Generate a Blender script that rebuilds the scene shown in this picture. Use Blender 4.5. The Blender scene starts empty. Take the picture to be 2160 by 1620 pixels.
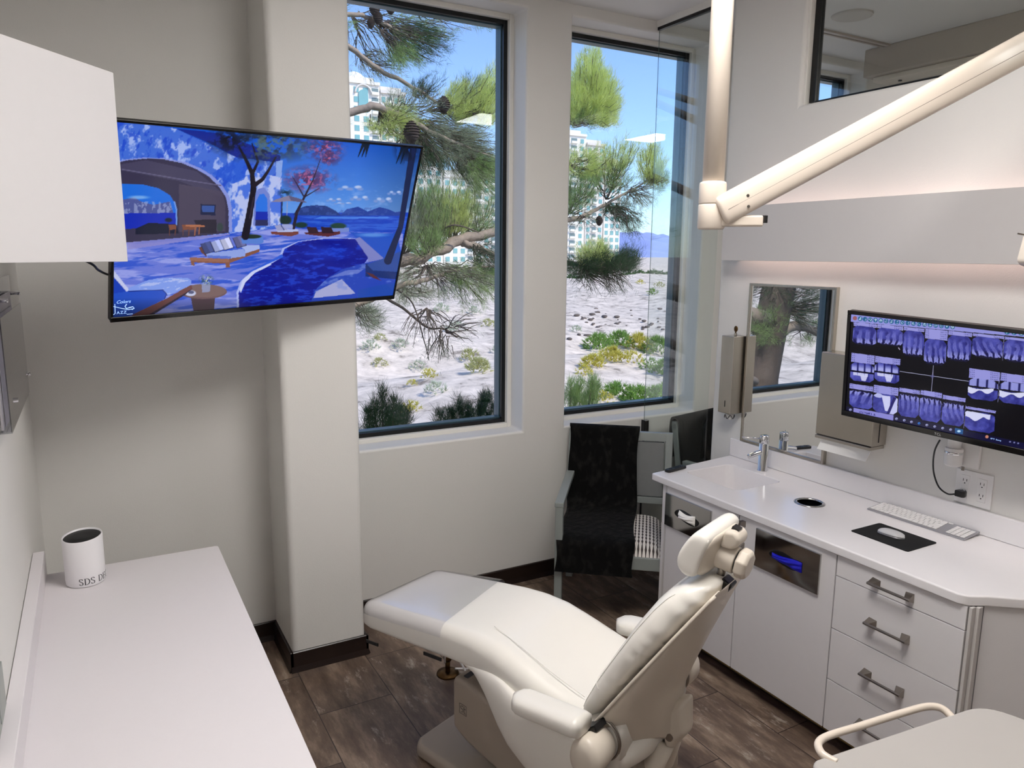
import bpy, bmesh, math, random
import numpy as np
from mathutils import Vector, Matrix, Euler

random.seed(7)
rng = np.random.default_rng(11)
scn = bpy.context.scene
COL = scn.collection
PI = math.pi
V = Vector

# ------------------------------------------------------------------ camera
CAM = V((0.0, 0.0, 1.99))
YAW, PITCH, ROLL, FPX = 0.5112666, 0.1711501, 0.0088145, 1578.2
_f = V((math.sin(YAW)*math.cos(PITCH), math.cos(YAW)*math.cos(PITCH), -math.sin(PITCH)))
_r = V((math.cos(YAW), -math.sin(YAW), 0.0))
_u = _r.cross(_f)
RX = _r*math.cos(ROLL) + _u*math.sin(ROLL)
UX = RX.cross(_f)
FX = _f
cd = bpy.data.cameras.new('camera')
cd.sensor_width = 36.0
cd.lens = FPX/2160.0*36.0
cd.clip_start = 0.05
cd.clip_end = 20000
co = bpy.data.objects.new('camera', cd)
COL.objects.link(co)
m3 = Matrix((RX, UX, -FX)).transposed()
co.matrix_world = Matrix.Translation(CAM) @ m3.to_4x4()
scn.camera = co

def at(px, py, Y):
    """the point of the place seen at a photo pixel, on the plane y = Y"""
    d = FX + RX*((px-1080)/FPX) - UX*((py-810)/FPX)
    t = (Y-CAM.y)/d.y
    return CAM + d*t

# ------------------------------------------------------------------ materials
MATS = {}
def srgb(c):
    return tuple(((x/255.0)/12.92 if x/255.0 <= 0.04045 else ((x/255.0+0.055)/1.055)**2.4) for x in c)
def mat(name, rgb=(200,200,200), rough=0.5, metal=0.0, var=0.03, scale=8.0, bump=0.0, bscale=120.0,
        spec=0.5, coat=0.0, emit=None, estr=1.0, aniso=None, trans=0.0, alpha=None):
    if name in MATS: return MATS[name]
    m = bpy.data.materials.new(name); m.use_nodes = True
    nt = m.node_tree; b = nt.nodes['Principled BSDF']
    c = srgb(rgb)
    tc = nt.nodes.new('ShaderNodeTexCoord')
    nz = nt.nodes.new('ShaderNodeTexNoise'); nz.inputs['Scale'].default_value = scale
    nz.inputs['Detail'].default_value = 4.0
    nt.links.new(tc.outputs['Object'], nz.inputs['Vector'])
    mx = nt.nodes.new('ShaderNodeMix'); mx.data_type = 'RGBA'
    mx.inputs[6].default_value = (*[x*(1-var) for x in c], 1)
    mx.inputs[7].default_value = (*[min(1, x*(1+var)) for x in c], 1)
    nt.links.new(nz.outputs['Fac'], mx.inputs[0])
    nt.links.new(mx.outputs[2], b.inputs['Base Color'])
    b.inputs['Roughness'].default_value = rough
    b.inputs['Metallic'].default_value = metal
    b.inputs['Specular IOR Level'].default_value = spec
    b.inputs['Coat Weight'].default_value = coat
    b.inputs['Transmission Weight'].default_value = trans
    if aniso: b.inputs['Anisotropic'].default_value = aniso
    if alpha is not None: b.inputs['Alpha'].default_value = alpha
    if bump:
        n2 = nt.nodes.new('ShaderNodeTexNoise'); n2.inputs['Scale'].default_value = bscale
        n2.inputs['Detail'].default_value = 3.0
        nt.links.new(tc.outputs['Object'], n2.inputs['Vector'])
        bp = nt.nodes.new('ShaderNodeBump'); bp.inputs['Strength'].default_value = bump
        bp.inputs['Distance'].default_value = 0.01
        nt.links.new(n2.outputs['Fac'], bp.inputs['Height'])
        nt.links.new(bp.outputs['Normal'], b.inputs['Normal'])
    if emit:
        b.inputs['Emission Color'].default_value = (*srgb(emit), 1)
        b.inputs['Emission Strength'].default_value = estr
    MATS[name] = m
    return m

def glass_mat(name, tint=(1,1,1), ior=1.5, rough=0.0, boost=1.0):
    if name in MATS: return MATS[name]
    m = bpy.data.materials.new(name); m.use_nodes = True
    nt = m.node_tree; nt.nodes.clear()
    out = nt.nodes.new('ShaderNodeOutputMaterial')
    tr = nt.nodes.new('ShaderNodeBsdfTransparent'); tr.inputs[0].default_value = (*tint, 1)
    gl = nt.nodes.new('ShaderNodeBsdfGlossy'); gl.inputs['Roughness'].default_value = rough
    fr = nt.nodes.new('ShaderNodeFresnel')
    ge = nt.nodes.new('ShaderNodeNewGeometry'); im = nt.nodes.new('ShaderNodeMix')
    im.inputs[2].default_value = ior; im.inputs[3].default_value = 1.0/ior
    nt.links.new(ge.outputs['Backfacing'], im.inputs[0]); nt.links.new(im.outputs[0], fr.inputs['IOR'])
    mu = nt.nodes.new('ShaderNodeMath'); mu.operation = 'MULTIPLY'; mu.inputs[1].default_value = boost
    mu.use_clamp = True
    mx = nt.nodes.new('ShaderNodeMixShader')
    nt.links.new(fr.outputs[0], mu.inputs[0]); nt.links.new(mu.outputs[0], mx.inputs[0])
    nt.links.new(tr.outputs[0], mx.inputs[1]); nt.links.new(gl.outputs[0], mx.inputs[2])
    nt.links.new(mx.outputs[0], out.inputs[0])
    MATS[name] = m
    return m

WALL = mat('wall_paint', (226,224,220), 0.62, var=0.012, scale=2.5, bump=0.10, bscale=260)
CEIL = mat('ceiling_paint', (224,222,219), 0.7, var=0.012, scale=3, bump=0.06, bscale=200)
LAM = mat('white_laminate', (226,223,224), 0.34, var=0.012, scale=30)
LAMG = mat('grey_white_laminate', (206,202,200), 0.4, var=0.012, scale=30)
QUARTZ = mat('white_solid_surface', (238,235,236), 0.14, var=0.008, scale=60)
QUARTZ2 = mat('satin_white_top', (226,221,223), 0.5, var=0.01, scale=60, bump=0.02, bscale=400)
BASE = mat('dark_brown_baseboard', (34,22,18), 0.32, var=0.15, scale=14)
VINYL = mat('cream_vinyl', (238,234,226), 0.32, var=0.012, scale=10, bump=0.03, bscale=500, coat=0.1)
SHELL = mat('beige_plastic', (216,206,192), 0.33, var=0.012, scale=12)
SHELL2 = mat('grey_beige_plastic', (178,167,154), 0.42, var=0.02, scale=12)
ARMM = mat('beige_enamel', (222,210,196), 0.3, var=0.012, scale=12)
BLACK = mat('black_plastic', (10,10,11), 0.35, var=0.1)
BLACKG = mat('black_gloss', (6,6,8), 0.12, var=0.05)
FRAMEB = mat('black_window_frame', (4,6,7), 0.35, var=0.1)
FRAMET = mat('teal_grey_frame', (66,92,104), 0.35, var=0.06)
CHROME = mat('chrome', (225,226,228), 0.05, metal=1.0, var=0.01)
STEEL = mat('brushed_steel', (190,184,174), 0.27, metal=1.0, var=0.06, scale=5, aniso=0.5)
NICKEL = mat('satin_nickel', (150,143,136), 0.3, metal=1.0, var=0.05)
PSTEEL = mat('polished_steel', (190,190,190), 0.07, metal=1.0, var=0.03)
MIRROR = mat('mirror_silver', (238,240,240), 0.0, metal=1.0, var=0.0)
WHITEP = mat('white_plastic', (234,232,231), 0.3, var=0.01)
OFFW = mat('offwhite_trim', (232,229,222), 0.45, var=0.01)
GREYM = mat('grey_painted_frame', (142,148,145), 0.4, var=0.03)
GREYP = mat('grey_fabric_panel', (120,122,122), 0.85, var=0.05, scale=40, bump=0.1)
PAPER = mat('paper_white', (242,240,236), 0.9, var=0.02)
ALU = mat('silver_aluminium', (176,176,180), 0.35, metal=0.7, var=0.02)
BRASS = mat('dark_brass', (96,72,44), 0.35, metal=1.0, var=0.1)
GLASS = glass_mat('clear_pane', (0.97,0.985,0.98), 1.45, boost=0.9)
GLASSP = glass_mat('partition_glass', (0.96,0.985,0.975), 1.5, boost=1.3)
FILM = glass_mat('clear_film', (0.90,0.90,0.925), 1.5, boost=1.6, rough=.16)

def floor_material():
    m = bpy.data.materials.new('plank_tile_floor'); m.use_nodes = True
    nt = m.node_tree; b = nt.nodes['Principled BSDF']; L = nt.links.new
    tc = nt.nodes.new('ShaderNodeTexCoord')
    mp = nt.nodes.new('ShaderNodeMapping'); mp.inputs['Rotation'].default_value = (0,0,PI/2)
    # tiles run along y: rows 0.334 wide in x
    mp.inputs['Location'].default_value = (-3.0+7.0, 1.065+0.334*20-0.0, 0)
    mp.vector_type = 'POINT'
    sep = nt.nodes.new('ShaderNodeSeparateXYZ'); L(tc.outputs['Object'], sep.inputs[0])
    cmb = nt.nodes.new('ShaderNodeCombineXYZ')
    ax = nt.nodes.new('ShaderNodeMath'); ax.operation='ADD'; ax.inputs[1].default_value = 7.0-3.0+0.35
    ay = nt.nodes.new('ShaderNodeMath'); ay.operation='ADD'; ay.inputs[1].default_value = 0.334*19-1.065
    L(sep.outputs['Y'], ax.inputs[0]); L(sep.outputs['X'], ay.inputs[0])
    L(ax.outputs[0], cmb.inputs['X']); L(ay.outputs[0], cmb.inputs['Y'])
    br = nt.nodes.new('ShaderNodeTexBrick')
    br.inputs['Scale'].default_value = 1.0
    br.inputs['Brick Width'].default_value = 0.70; br.inputs['Row Height'].default_value = 0.334
    br.inputs['Mortar Size'].default_value = 0.0022; br.inputs['Mortar Smooth'].default_value = 0.1
    br.offset = 0.5; br.offset_frequency = 2; br.squash = 1
    br.inputs['Color1'].default_value = (0.2,0.2,0.2,1); br.inputs['Color2'].default_value = (0.8,0.8,0.8,1)
    br.inputs['Mortar'].default_value = (0,0,0,1); br.inputs['Bias'].default_value = 0.0
    L(cmb.outputs[0], br.inputs['Vector'])
    # streaks along the plank
    m2 = nt.nodes.new('ShaderNodeMapping'); m2.inputs['Scale'].default_value = (9.0, 2.2, 1)
    wv = nt.nodes.new('ShaderNodeTexNoise'); wv.inputs['Scale'].default_value = 1.3; wv.inputs['Detail'].default_value = 9; wv.inputs['Roughness'].default_value = 0.68
    va = nt.nodes.new('ShaderNodeVectorMath'); va.operation='ADD'
    sc = nt.nodes.new('ShaderNodeVectorMath'); sc.operation='SCALE'; sc.inputs['Scale'].default_value = 7.0
    L(br.outputs['Color'], sc.inputs[0]); L(tc.outputs['Object'], va.inputs[0]); L(sc.outputs[0], va.inputs[1])
    L(va.outputs[0], m2.inputs['Vector']); L(m2.outputs[0], wv.inputs['Vector'])
    r = nt.nodes.new('ShaderNodeValToRGB')
    e = r.color_ramp.elements
    e[0].position = 0.30; e[0].color = (*srgb((70,54,45)),1)
    e[1].position = 0.78; e[1].color = (*srgb((192,176,158)),1)
    k = e.new(0.50); k.color = (*srgb((106,88,75)),1)
    k = e.new(0.62); k.color = (*srgb((138,119,102)),1)
    L(wv.outputs['Fac'], r.inputs[0])
    # whitish scratches
    n3 = nt.nodes.new('ShaderNodeTexNoise'); n3.inputs['Scale'].default_value = 2.4; n3.inputs['Detail'].default_value = 12; n3.inputs['Roughness'].default_value=0.8
    m3_ = nt.nodes.new('ShaderNodeMapping'); m3_.inputs['Scale'].default_value = (5.0, 1.6, 1); m3_.inputs['Rotation'].default_value=(0,0,0.2)
    L(va.outputs[0], m3_.inputs['Vector']); L(m3_.outputs[0], n3.inputs['Vector'])
    r3 = nt.nodes.new('ShaderNodeValToRGB'); r3.color_ramp.elements[0].position=0.56; r3.color_ramp.elements[1].position=0.70
    L(n3.outputs['Fac'], r3.inputs[0])
    mxs = nt.nodes.new('ShaderNodeMix'); mxs.data_type='RGBA'; mxs.inputs[7].default_value=(*srgb((204,194,180)),1)
    sm = nt.nodes.new('ShaderNodeMath'); sm.operation='MULTIPLY'; sm.inputs[1].default_value=0.75
    L(r3.outputs[0], sm.inputs[0]); L(sm.outputs[0], mxs.inputs[0]); L(r.outputs[0], mxs.inputs[6])
    mo = nt.nodes.new('ShaderNodeMix'); mo.data_type='RGBA'; mo.inputs[7].default_value=(*srgb((44,34,28)),1)
    L(br.outputs['Fac'], mo.inputs[0]); L(mxs.outputs[2], mo.inputs[6])
    L(mo.outputs[2], b.inputs['Base Color'])
    b.inputs['Roughness'].default_value = 0.42
    bp = nt.nodes.new('ShaderNodeBump'); bp.inputs['Strength'].default_value=0.15; bp.inputs['Distance'].default_value=0.004
    L(wv.outputs['Fac'], bp.inputs['Height']); L(bp.outputs[0], b.inputs['Normal'])
    return m
FLOORM = floor_material()

# ------------------------------------------------------------------ mesh helpers
ORG = {}
class MB:
    def __init__(s): s.v=[]; s.f=[]; s.m=[]
    def add(s, vs, fs, mi=0):
        o=len(s.v); s.v += [V(p) for p in vs]
        for f in fs: s.f.append([i+o for i in f]); s.m.append(mi)
        return s
    def box(s, x0,x1,y0,y1,z0,z1, mi=0, M=None):
        p=[V((x,y,z)) for z in (z0,z1) for y in (y0,y1) for x in (x0,x1)]
        if M: p=[M@q for q in p]
        return s.add(p, [(0,2,3,1),(4,5,7,6),(0,1,5,4),(2,6,7,3),(0,4,6,2),(1,3,7,5)], mi)
    def prism(s, poly, z0, z1, mi=0, M=None):
        n=len(poly); p=[V((x,y,z0)) for x,y in poly]+[V((x,y,z1)) for x,y in poly]
        if M: p=[M@q for q in p]
        return s.add(p, [tuple(range(n))[::-1], tuple(range(n,2*n))]+[(i,(i+1)%n,(i+1)%n+n,i+n) for i in range(n)], mi)
    def tube(s, pts, r, n=10, cap=True, mi=0, squash=None):
        pts=[V(p) for p in pts]; k=len(pts)
        rr = r if isinstance(r,(list,tuple)) else [r]*k
        t=[(pts[min(i+1,k-1)]-pts[max(i-1,0)]).normalized() for i in range(k)]
        up=V((0,0,1)) if abs(t[0].z)<0.95 else V((1,0,0))
        a=t[0].cross(up).normalized(); vs=[]
        for i in range(k):
            a=(a-t[i]*a.dot(t[i])).normalized(); b=t[i].cross(a)
            for j in range(n):
                th=2*PI*j/n; vs.append(pts[i]+(a*math.cos(th)+b*math.sin(th)*(squash or 1))*rr[i])
        fs=[(i*n+j,i*n+(j+1)%n,(i+1)*n+(j+1)%n,(i+1)*n+j) for i in range(k-1) for j in range(n)]
        if cap: fs+= [tuple(range(n))[::-1], tuple(range((k-1)*n,k*n))]
        return s.add(vs,fs,mi)
    def cyl(s,p0,p1,r0,r1=None,n=24,mi=0): return s.tube([p0,p1],[r0,r0 if r1 is None else r1],n,True,mi)
    def lathe(s, prof, c=(0,0,0), n=32, mi=0, M=None, cap=True):
        vs=[]; c=V(c)
        for r,z in prof:
            for j in range(n):
                q=V((r*math.cos(2*PI*j/n), r*math.sin(2*PI*j/n), z))
                vs.append((M@q if M else q)+c)
        k=len(prof)
        fs=[(i*n+j,i*n+(j+1)%n,(i+1)*n+(j+1)%n,(i+1)*n+j) for i in range(k-1) for j in range(n)]
        if cap: fs+=[tuple(range(n))[::-1],tuple(range((k-1)*n,k*n))]
        return s.add(vs,fs,mi)
    def loft(s, secs, closed=True, cap=True, mi=0):
        n=len(secs[0]); k=len(secs); vs=[p for q in secs for p in q]
        rg=range(n) if closed else range(n-1)
        fs=[(i*n+j,i*n+(j+1)%n,(i+1)*n+(j+1)%n,(i+1)*n+j) for i in range(k-1) for j in rg]
        if cap: fs+=[tuple(range(n))[::-1],tuple(range((k-1)*n,k*n))]
        return s.add(vs,fs,mi)
    def sphere(s,c,r,n=16,mi=0,sc=(1,1,1)):
        prof=[(max(1e-4,math.sin(PI*i/(n//2+2))*r),-math.cos(PI*i/(n//2+2))*r) for i in range(1,n//2+2)]
        M=Matrix.Diagonal((*sc,1)); return s.lathe(prof,c,n,mi,M)
    def obj(s, name, mats, parent=None, smooth=False, bevel=0, seg=3, sub=0, local=False, angle=35, weld=False):
        me=bpy.data.meshes.new(name)
        off = V((0,0,0)) if (local or parent is None) else ORG.get(parent.name, V((0,0,0)))
        me.from_pydata([tuple(p-off) for p in s.v],[],s.f)
        if not isinstance(mats,(list,tuple)): mats=[mats]
        for q in mats: me.materials.append(q)
        me.polygons.foreach_set('material_index', s.m)
        bm=bmesh.new(); bm.from_mesh(me)
        if weld: bmesh.ops.remove_doubles(bm,verts=bm.verts,dist=1e-4)
        bmesh.ops.recalc_face_normals(bm,faces=bm.faces)
        bm.to_mesh(me); bm.free()
        if smooth:
            me.polygons.foreach_set('use_smooth',[True]*len(me.polygons))
        o=bpy.data.objects.new(name,me); COL.objects.link(o)
        if parent is not None:
            o.parent=parent; ORG[o.name]=ORG.get(parent.name,V((0,0,0)))
        if bevel:
            b=o.modifiers.new('bevel','BEVEL'); b.width=bevel; b.segments=seg; b.limit_method='ANGLE'; b.angle_limit=math.radians(angle)
            me.polygons.foreach_set('use_smooth',[True]*len(me.polygons))
            w=o.modifiers.new('wn','WEIGHTED_NORMAL'); w.keep_sharp=True
        if sub:
            b=o.modifiers.new('sub','SUBSURF'); b.levels=sub; b.render_levels=sub
        return o

def tag(o,label,cat,group=None,kind=None):
    o['label']=label; o['category']=cat
    if group: o['group']=group
    if kind: o['kind']=kind
    return o
def thing(name,label,cat,loc=(0,0,0),rot=(0,0,0),group=None,kind=None):
    o=bpy.data.objects.new(name,None); COL.objects.link(o)
    o.empty_display_size=0.05
    o.location=loc; o.rotation_euler=rot
    ORG[o.name]=V(loc)
    return tag(o,label,cat,group,kind)
def struct(o):
    o['kind']='structure'; return o
def copy_tree(o,parent=None):
    c=o.copy(); COL.objects.link(c)
    if parent is not None: c.parent=parent
    for ch in list(o.children): copy_tree(ch,c)
    return c
def text_mesh(txt, size, depth=0.0005, align='LEFT', spacing=1.0):
    cu=bpy.data.curves.new('txt','FONT'); cu.body=txt; cu.size=size; cu.extrude=depth; cu.align_x=align; cu.space_character=spacing
    cu.resolution_u=4
    ob=bpy.data.objects.new('txt',cu); COL.objects.link(ob)
    dg=bpy.context.evaluated_depsgraph_get()
    me=bpy.data.meshes.new_from_object(ob.evaluated_get(dg))
    vs=[v.co.copy() for v in me.vertices]; fs=[tuple(p.vertices) for p in me.polygons]
    COL.objects.unlink(ob); bpy.data.objects.remove(ob); bpy.data.meshes.remove(me)
    return vs,fs
def smoothpts(pts,k=6):
    pts=[V(p) for p in pts]; out=[]
    n=len(pts)
    for i in range(n-1):
        p0=pts[max(i-1,0)];p1=pts[i];p2=pts[i+1];p3=pts[min(i+2,n-1)]
        for j in range(k):
            t=j/k
            out.append(0.5*((2*p1)+(p2-p0)*t+(2*p0-5*p1+4*p2-p3)*t*t+(3*p1-p0-3*p2+p3)*t**3))
    out.append(pts[-1]); return out
def interp(x, xs, ys): return float(np.interp(x, xs, ys))
# ------------------------------------------------------------------ the room
def hole_wall(name, axis, a0, a1, z0, z1, t0, t1, holes, material, bevel=0.022):
    """solid wall with rectangular openings; axis 'x': wall runs along x, thick t0..t1 in y; axis 'y': runs along y, thick in x"""
    us=sorted({a0,a1,*[h[0] for h in holes],*[h[1] for h in holes]})
    zs=sorted({z0,z1,*[h[2] for h in holes],*[h[3] for h in holes]})
    def inh(u,z): return any(h[0]<u<h[1] and h[2]<z<h[3] for h in holes)
    mb=MB(); P=lambda u,t,z: V((u,t,z)) if axis=='x' else V((t,u,z))
    nu,nz=len(us)-1,len(zs)-1
    solid=[[not inh((us[i]+us[i+1])/2,(zs[j]+zs[j+1])/2) for j in range(nz)] for i in range(nu)]
    for i in range(nu):
        for j in range(nz):
            if not solid[i][j]: continue
            u0,u1,w0,w1=us[i],us[i+1],zs[j],zs[j+1]
            for t in (t0,t1): mb.add([P(u0,t,w0),P(u1,t,w0),P(u1,t,w1),P(u0,t,w1)],[(0,1,2,3)])
            for (di,dj,e) in ((-1,0,0),(1,0,1),(0,-1,2),(0,1,3)):
                ii,jj=i+di,j+dj
                if 0<=ii<nu and 0<=jj<nz and solid[ii][jj]: continue
                q={0:((u0,w0),(u0,w1)),1:((u1,w0),(u1,w1)),2:((u0,w0),(u1,w0)),3:((u0,w1),(u1,w1))}[e]
                mb.add([P(q[0][0],t0,q[0][1]),P(q[1][0],t0,q[1][1]),P(q[1][0],t1,q[1][1]),P(q[0][0],t1,q[0][1])],[(0,1,2,3)])
    o=mb.obj(name,material,weld=True,bevel=bevel,seg=4)
    return struct(o)

ZC=3.38
struct(MB().box(-0.6,7.2,-2.5,4.05,-0.2,0.0).obj('floor',FLOORM))
struct(MB().box(-0.6,7.2,-2.5,4.05,ZC,ZC+0.25).obj('ceiling',CEIL))
struct(MB().box(-0.45,-0.265,-2.4,3.9,0,ZC).obj('wall_left',WALL))
struct(MB().box(-0.45,7.1,-2.4,-2.2,0,ZC).obj('wall_rear',WALL))
struct(MB().box(6.9,7.1,-2.4,3.9,0,ZC).obj('wall_far_right',WALL))
W1=(1.12,2.19,0.95,3.315); W2=(2.49,3.54,0.95,3.315); W3=(4.02,5.07,0.95,3.33)
hole_wall('wall_window','x',-0.6,7.2,-0.1,3.6,3.77,4.05,[W1,W2,W3],WALL,0.03)
hole_wall('wall_right','y',-2.4,3.19,-0.05,3.45,3.14,3.26,[(0.2,2.70,2.735,3.31)],WALL,0.022)
o=MB().prism([(0.715,3.402),(1.077,3.402),(1.077,3.80),(0.715,3.80)],-0.02,3.42).obj('wall_column',WALL,bevel=0.03,seg=5)
struct(o)

def window(n,w,y=3.945):
    x0,x1,z0,z1=w
    e=bpy.data.objects.new('window_%d'%n,None); COL.objects.link(e); e.location=((x0+x1)/2,y,z0); ORG[e.name]=V(e.location); struct(e)
    fr=MB(); a=0.038
    def ring(mb,x0,x1,z0,z1,a,ya,yb,mi=0):
        mb.box(x0,x0+a,ya,yb,z0,z1,mi).box(x1-a,x1,ya,yb,z0,z1,mi).box(x0+a,x1-a,ya,yb,z0,z0+a,mi).box(x0+a,x1-a,ya,yb,z1-a,z1,mi)
    ring(fr,x0+.012,x1-.012,z0+.012,z1-.012,a,y,y+.025)
    f=fr.obj('window_frame',FRAMEB,e,bevel=.003)
    f2=MB(); ring(f2,x0+.012,x1-.012,z0+.012,z1-.012,a+.006,y+.026,y+.085)
    f2.obj('outer_frame',FRAMET,e)
    t=MB(); ring(t,x0-.002,x1+.002,z0-.002,z1+.002,.028,y-.03,y+.012); t.obj('stop_trim',OFFW,e,bevel=.004)
    MB().box(x0+.04,x1-.04,y+.034,y+.040,z0+.04,z1-.04).obj('pane',GLASS,e)
window(1,W1); window(2,W2); window(3,W3)

# clerestory glazing over the cabinets
e=bpy.data.objects.new('window_4',None); COL.objects.link(e); e.location=(3.2,1.4,2.74); ORG[e.name]=V(e.location); struct(e)
MB().box(3.185,3.215,2.655,2.69,2.745,3.305).box(3.185,3.215,0.21,0.245,2.745,3.305).box(3.19,3.21,0.245,2.655,2.737,2.75).box(3.19,3.21,0.245,2.655,3.295,3.31).obj('window_frame',BLACK,e)
MB().box(3.197,3.203,0.245,2.655,2.745,3.30).obj('pane',GLASSP,e)
MB().box(3.155,3.245,2.688,2.705,2.735,3.31).obj('jamb_trim',OFFW,e,bevel=.003)

# glass partition between the two treatment rooms
e=thing('glass_partition','frameless glass partition between the end of the right wall and the window wall','glass partition',(3.11,3.48,0.0))
MB().box(3.104,3.116,3.195,3.764,0.02,3.335).obj('glass_panel',GLASSP,e)
MB().box(3.09,3.13,3.19,3.77,3.345,ZC+.001).obj('header_channel',OFFW,e,bevel=.002)
MB().box(3.098,3.122,3.192,3.768,3.328,3.345).obj('header_gasket',BLACK,e)
MB().box(3.092,3.128,3.19,3.769,0.0,0.03).obj('floor_channel',ALU,e,bevel=.002)
MB().box(3.1045,3.1155,3.762,3.7685,0.03,0.86).obj('edge_gasket',BLACK,e)
MB().box(3.1085,3.1115,3.7640,3.7655,0.93,3.33).obj('polished_edge',mat('glass_edge_green',(70,96,88),0.3),e)
c=MB().box(3.092,3.128,3.735,3.768,0.855,0.93).obj('clamp',NICKEL,e,bevel=.003)
MB().box(3.088,3.0915,3.732,3.765,0.85,0.932).obj('clamp_pad',BLACK,c)

# baseboards
def baseboard(n,pts):
    mb=MB()
    for (a,b) in zip(pts[:-1],pts[1:]):
        a=V((*a,0));b=V((*b,0)); d=(b-a).normalized(); nn=V((d.y,-d.x,0))
        prof=[(0,0.001),(0.020,0.001),(0.016,0.012),(0.011,0.028),(0.011,0.098),(0.007,0.102),(0,0.102)]
        a2=a-d*0.011; b2=b+d*0.011
        mb.loft([[a2+nn*u+V((0,0,z)) for u,z in prof],[b2+nn*u+V((0,0,z)) for u,z in prof]])
    struct(mb.obj('baseboard_'+n,BASE))
baseboard('back_left',[(-0.265,3.77),(0.715,3.77)])
baseboard('column',[(0.715,3.77),(0.715,3.402),(1.077,3.402),(1.077,3.77)])
baseboard('window_wall',[(1.077,3.77),(3.09,3.77)])
baseboard('next_room',[(3.13,3.77),(6.9,3.77)])
baseboard('wall_end',[(3.14,3.19),(3.14,2.96)])

# ceiling things of the next room, seen through the clerestory
o=MB().lathe([(0.001,ZC-0.012),(0.10,ZC-0.012),(0.112,ZC-0.008),(0.115,ZC+0.001)],(3.985,3.10,0),40).obj('ceiling_speaker',mat('speaker_cloth_white',(206,202,196),0.8,bump=.2,bscale=900))
tag(o,'round white speaker grille flush in the ceiling seen through the high interior window','speaker')
e=thing('ceiling_track','long beige ceiling track box of the next room seen through the high interior window','light track',(4.9,2.2,3.2))
MB().box(4.72,4.96,0.6,3.55,3.20,ZC+.002).obj('track_housing',SHELL2,e,bevel=.01)
MB().box(4.76,4.92,0.65,3.50,3.165,3.20).obj('track_rail',SHELL,e,bevel=.006)
for yy in (3.35,2.9,1.6): MB().cyl((4.84,yy,3.158),(4.84,yy,3.166),.012,n=12).obj('screw',BLACK,e)
e=bpy.data.objects.new('trim_1',None); COL.objects.link(e); e.location=(4,3.3,ZC); ORG[e.name]=V(e.location); struct(e)
MB().box(3.5,6.8,3.36,3.385,ZC-.012,ZC+.001).box(3.5,6.8,3.405,3.42,ZC-.012,ZC+.001).obj('ceiling_grid_bar',SHELL2,e)

# ceiling light panels (one unseen, placed for this room's brightness; two in the next room)
LP=mat('light_diffuser',(255,250,244),0.6,emit=(255,251,247),estr=20.5)
def troffer(x,y,sx,sy,label,grp='ceiling light panels'):
    e=thing('ceiling_light',label,'ceiling light',(x,y,ZC),group=grp)
    a=.02
    MB().box(x-sx,x+sx,y-sy,y-sy+a,ZC-.018,ZC+.001).box(x-sx,x+sx,y+sy-a,y+sy,ZC-.018,ZC+.001).box(x-sx,x-sx+a,y-sy+a,y+sy-a,ZC-.018,ZC+.001).box(x+sx-a,x+sx,y-sy+a,y+sy-a,ZC-.018,ZC+.001).obj('frame',WHITEP,e)
    MB().box(x-sx+a,x+sx-a,y-sy+a,y+sy-a,ZC-.012,ZC-.006).obj('diffuser',LP,e)
troffer(1.33,1.30,.45,.60,'unseen white ceiling light panel above the dental chair')
troffer(3.80,.76,.33,.33,'white square ceiling light panel of the next room near the interior window')
troffer(5.85,.72,.36,.33,'white ceiling light panel of the next room far from the interior window')
# ------------------------------------------------------------------ right hand cabinets
def boolean_cut(o, cutter_mb):
    c=cutter_mb.obj('tmp_cut',WHITEP); m=o.modifiers.new('b','BOOLEAN'); m.object=c; m.operation='DIFFERENCE'; m.solver='EXACT'
    for k in list(o.modifiers):
        if k.type in ('BEVEL','WEIGHTED_NORMAL'): k.show_viewport=False
    dg=bpy.context.evaluated_depsgraph_get(); dg.update()
    me=bpy.data.meshes.new_from_object(o.evaluated_get(dg)); old=o.data; o.modifiers.remove(m)
    for k in list(o.modifiers): k.show_viewport=True
    me.name=old.name; o.data=me; bpy.data.meshes.remove(old); cm=c.data; bpy.data.objects.remove(c); bpy.data.meshes.remove(cm)
def rrect(x0,x1,y0,y1,r,k=5):
    out=[]
    for cx,cy,a0 in ((x1-r,y1-r,0),(x0+r,y1-r,90),(x0+r,y0+r,180),(x1-r,y0+r,270)):
        for i in range(k+1):
            a=math.radians(a0+90*i/k); out.append((cx+r*math.cos(a),cy+r*math.sin(a)))
    return out
ZT=0.87
e=thing('worktop','white solid surface worktop with sink running along the right wall','worktop',(2.8,1.9,0.83))
poly=[(2.492,2.937),(3.137,3.012),(3.137,0.80),(2.56,1.275),(2.507,1.306),(2.492,1.335)]
top=MB().prism(poly,0.832,ZT).obj('top',QUARTZ,e,bevel=.006,seg=3)
off=ORG[top.name]
cut=MB().prism(rrect(2.665,2.985,2.515,2.875,.035),0.80,0.90); 
for i in range(len(cut.v)): cut.v[i]=cut.v[i]
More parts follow.
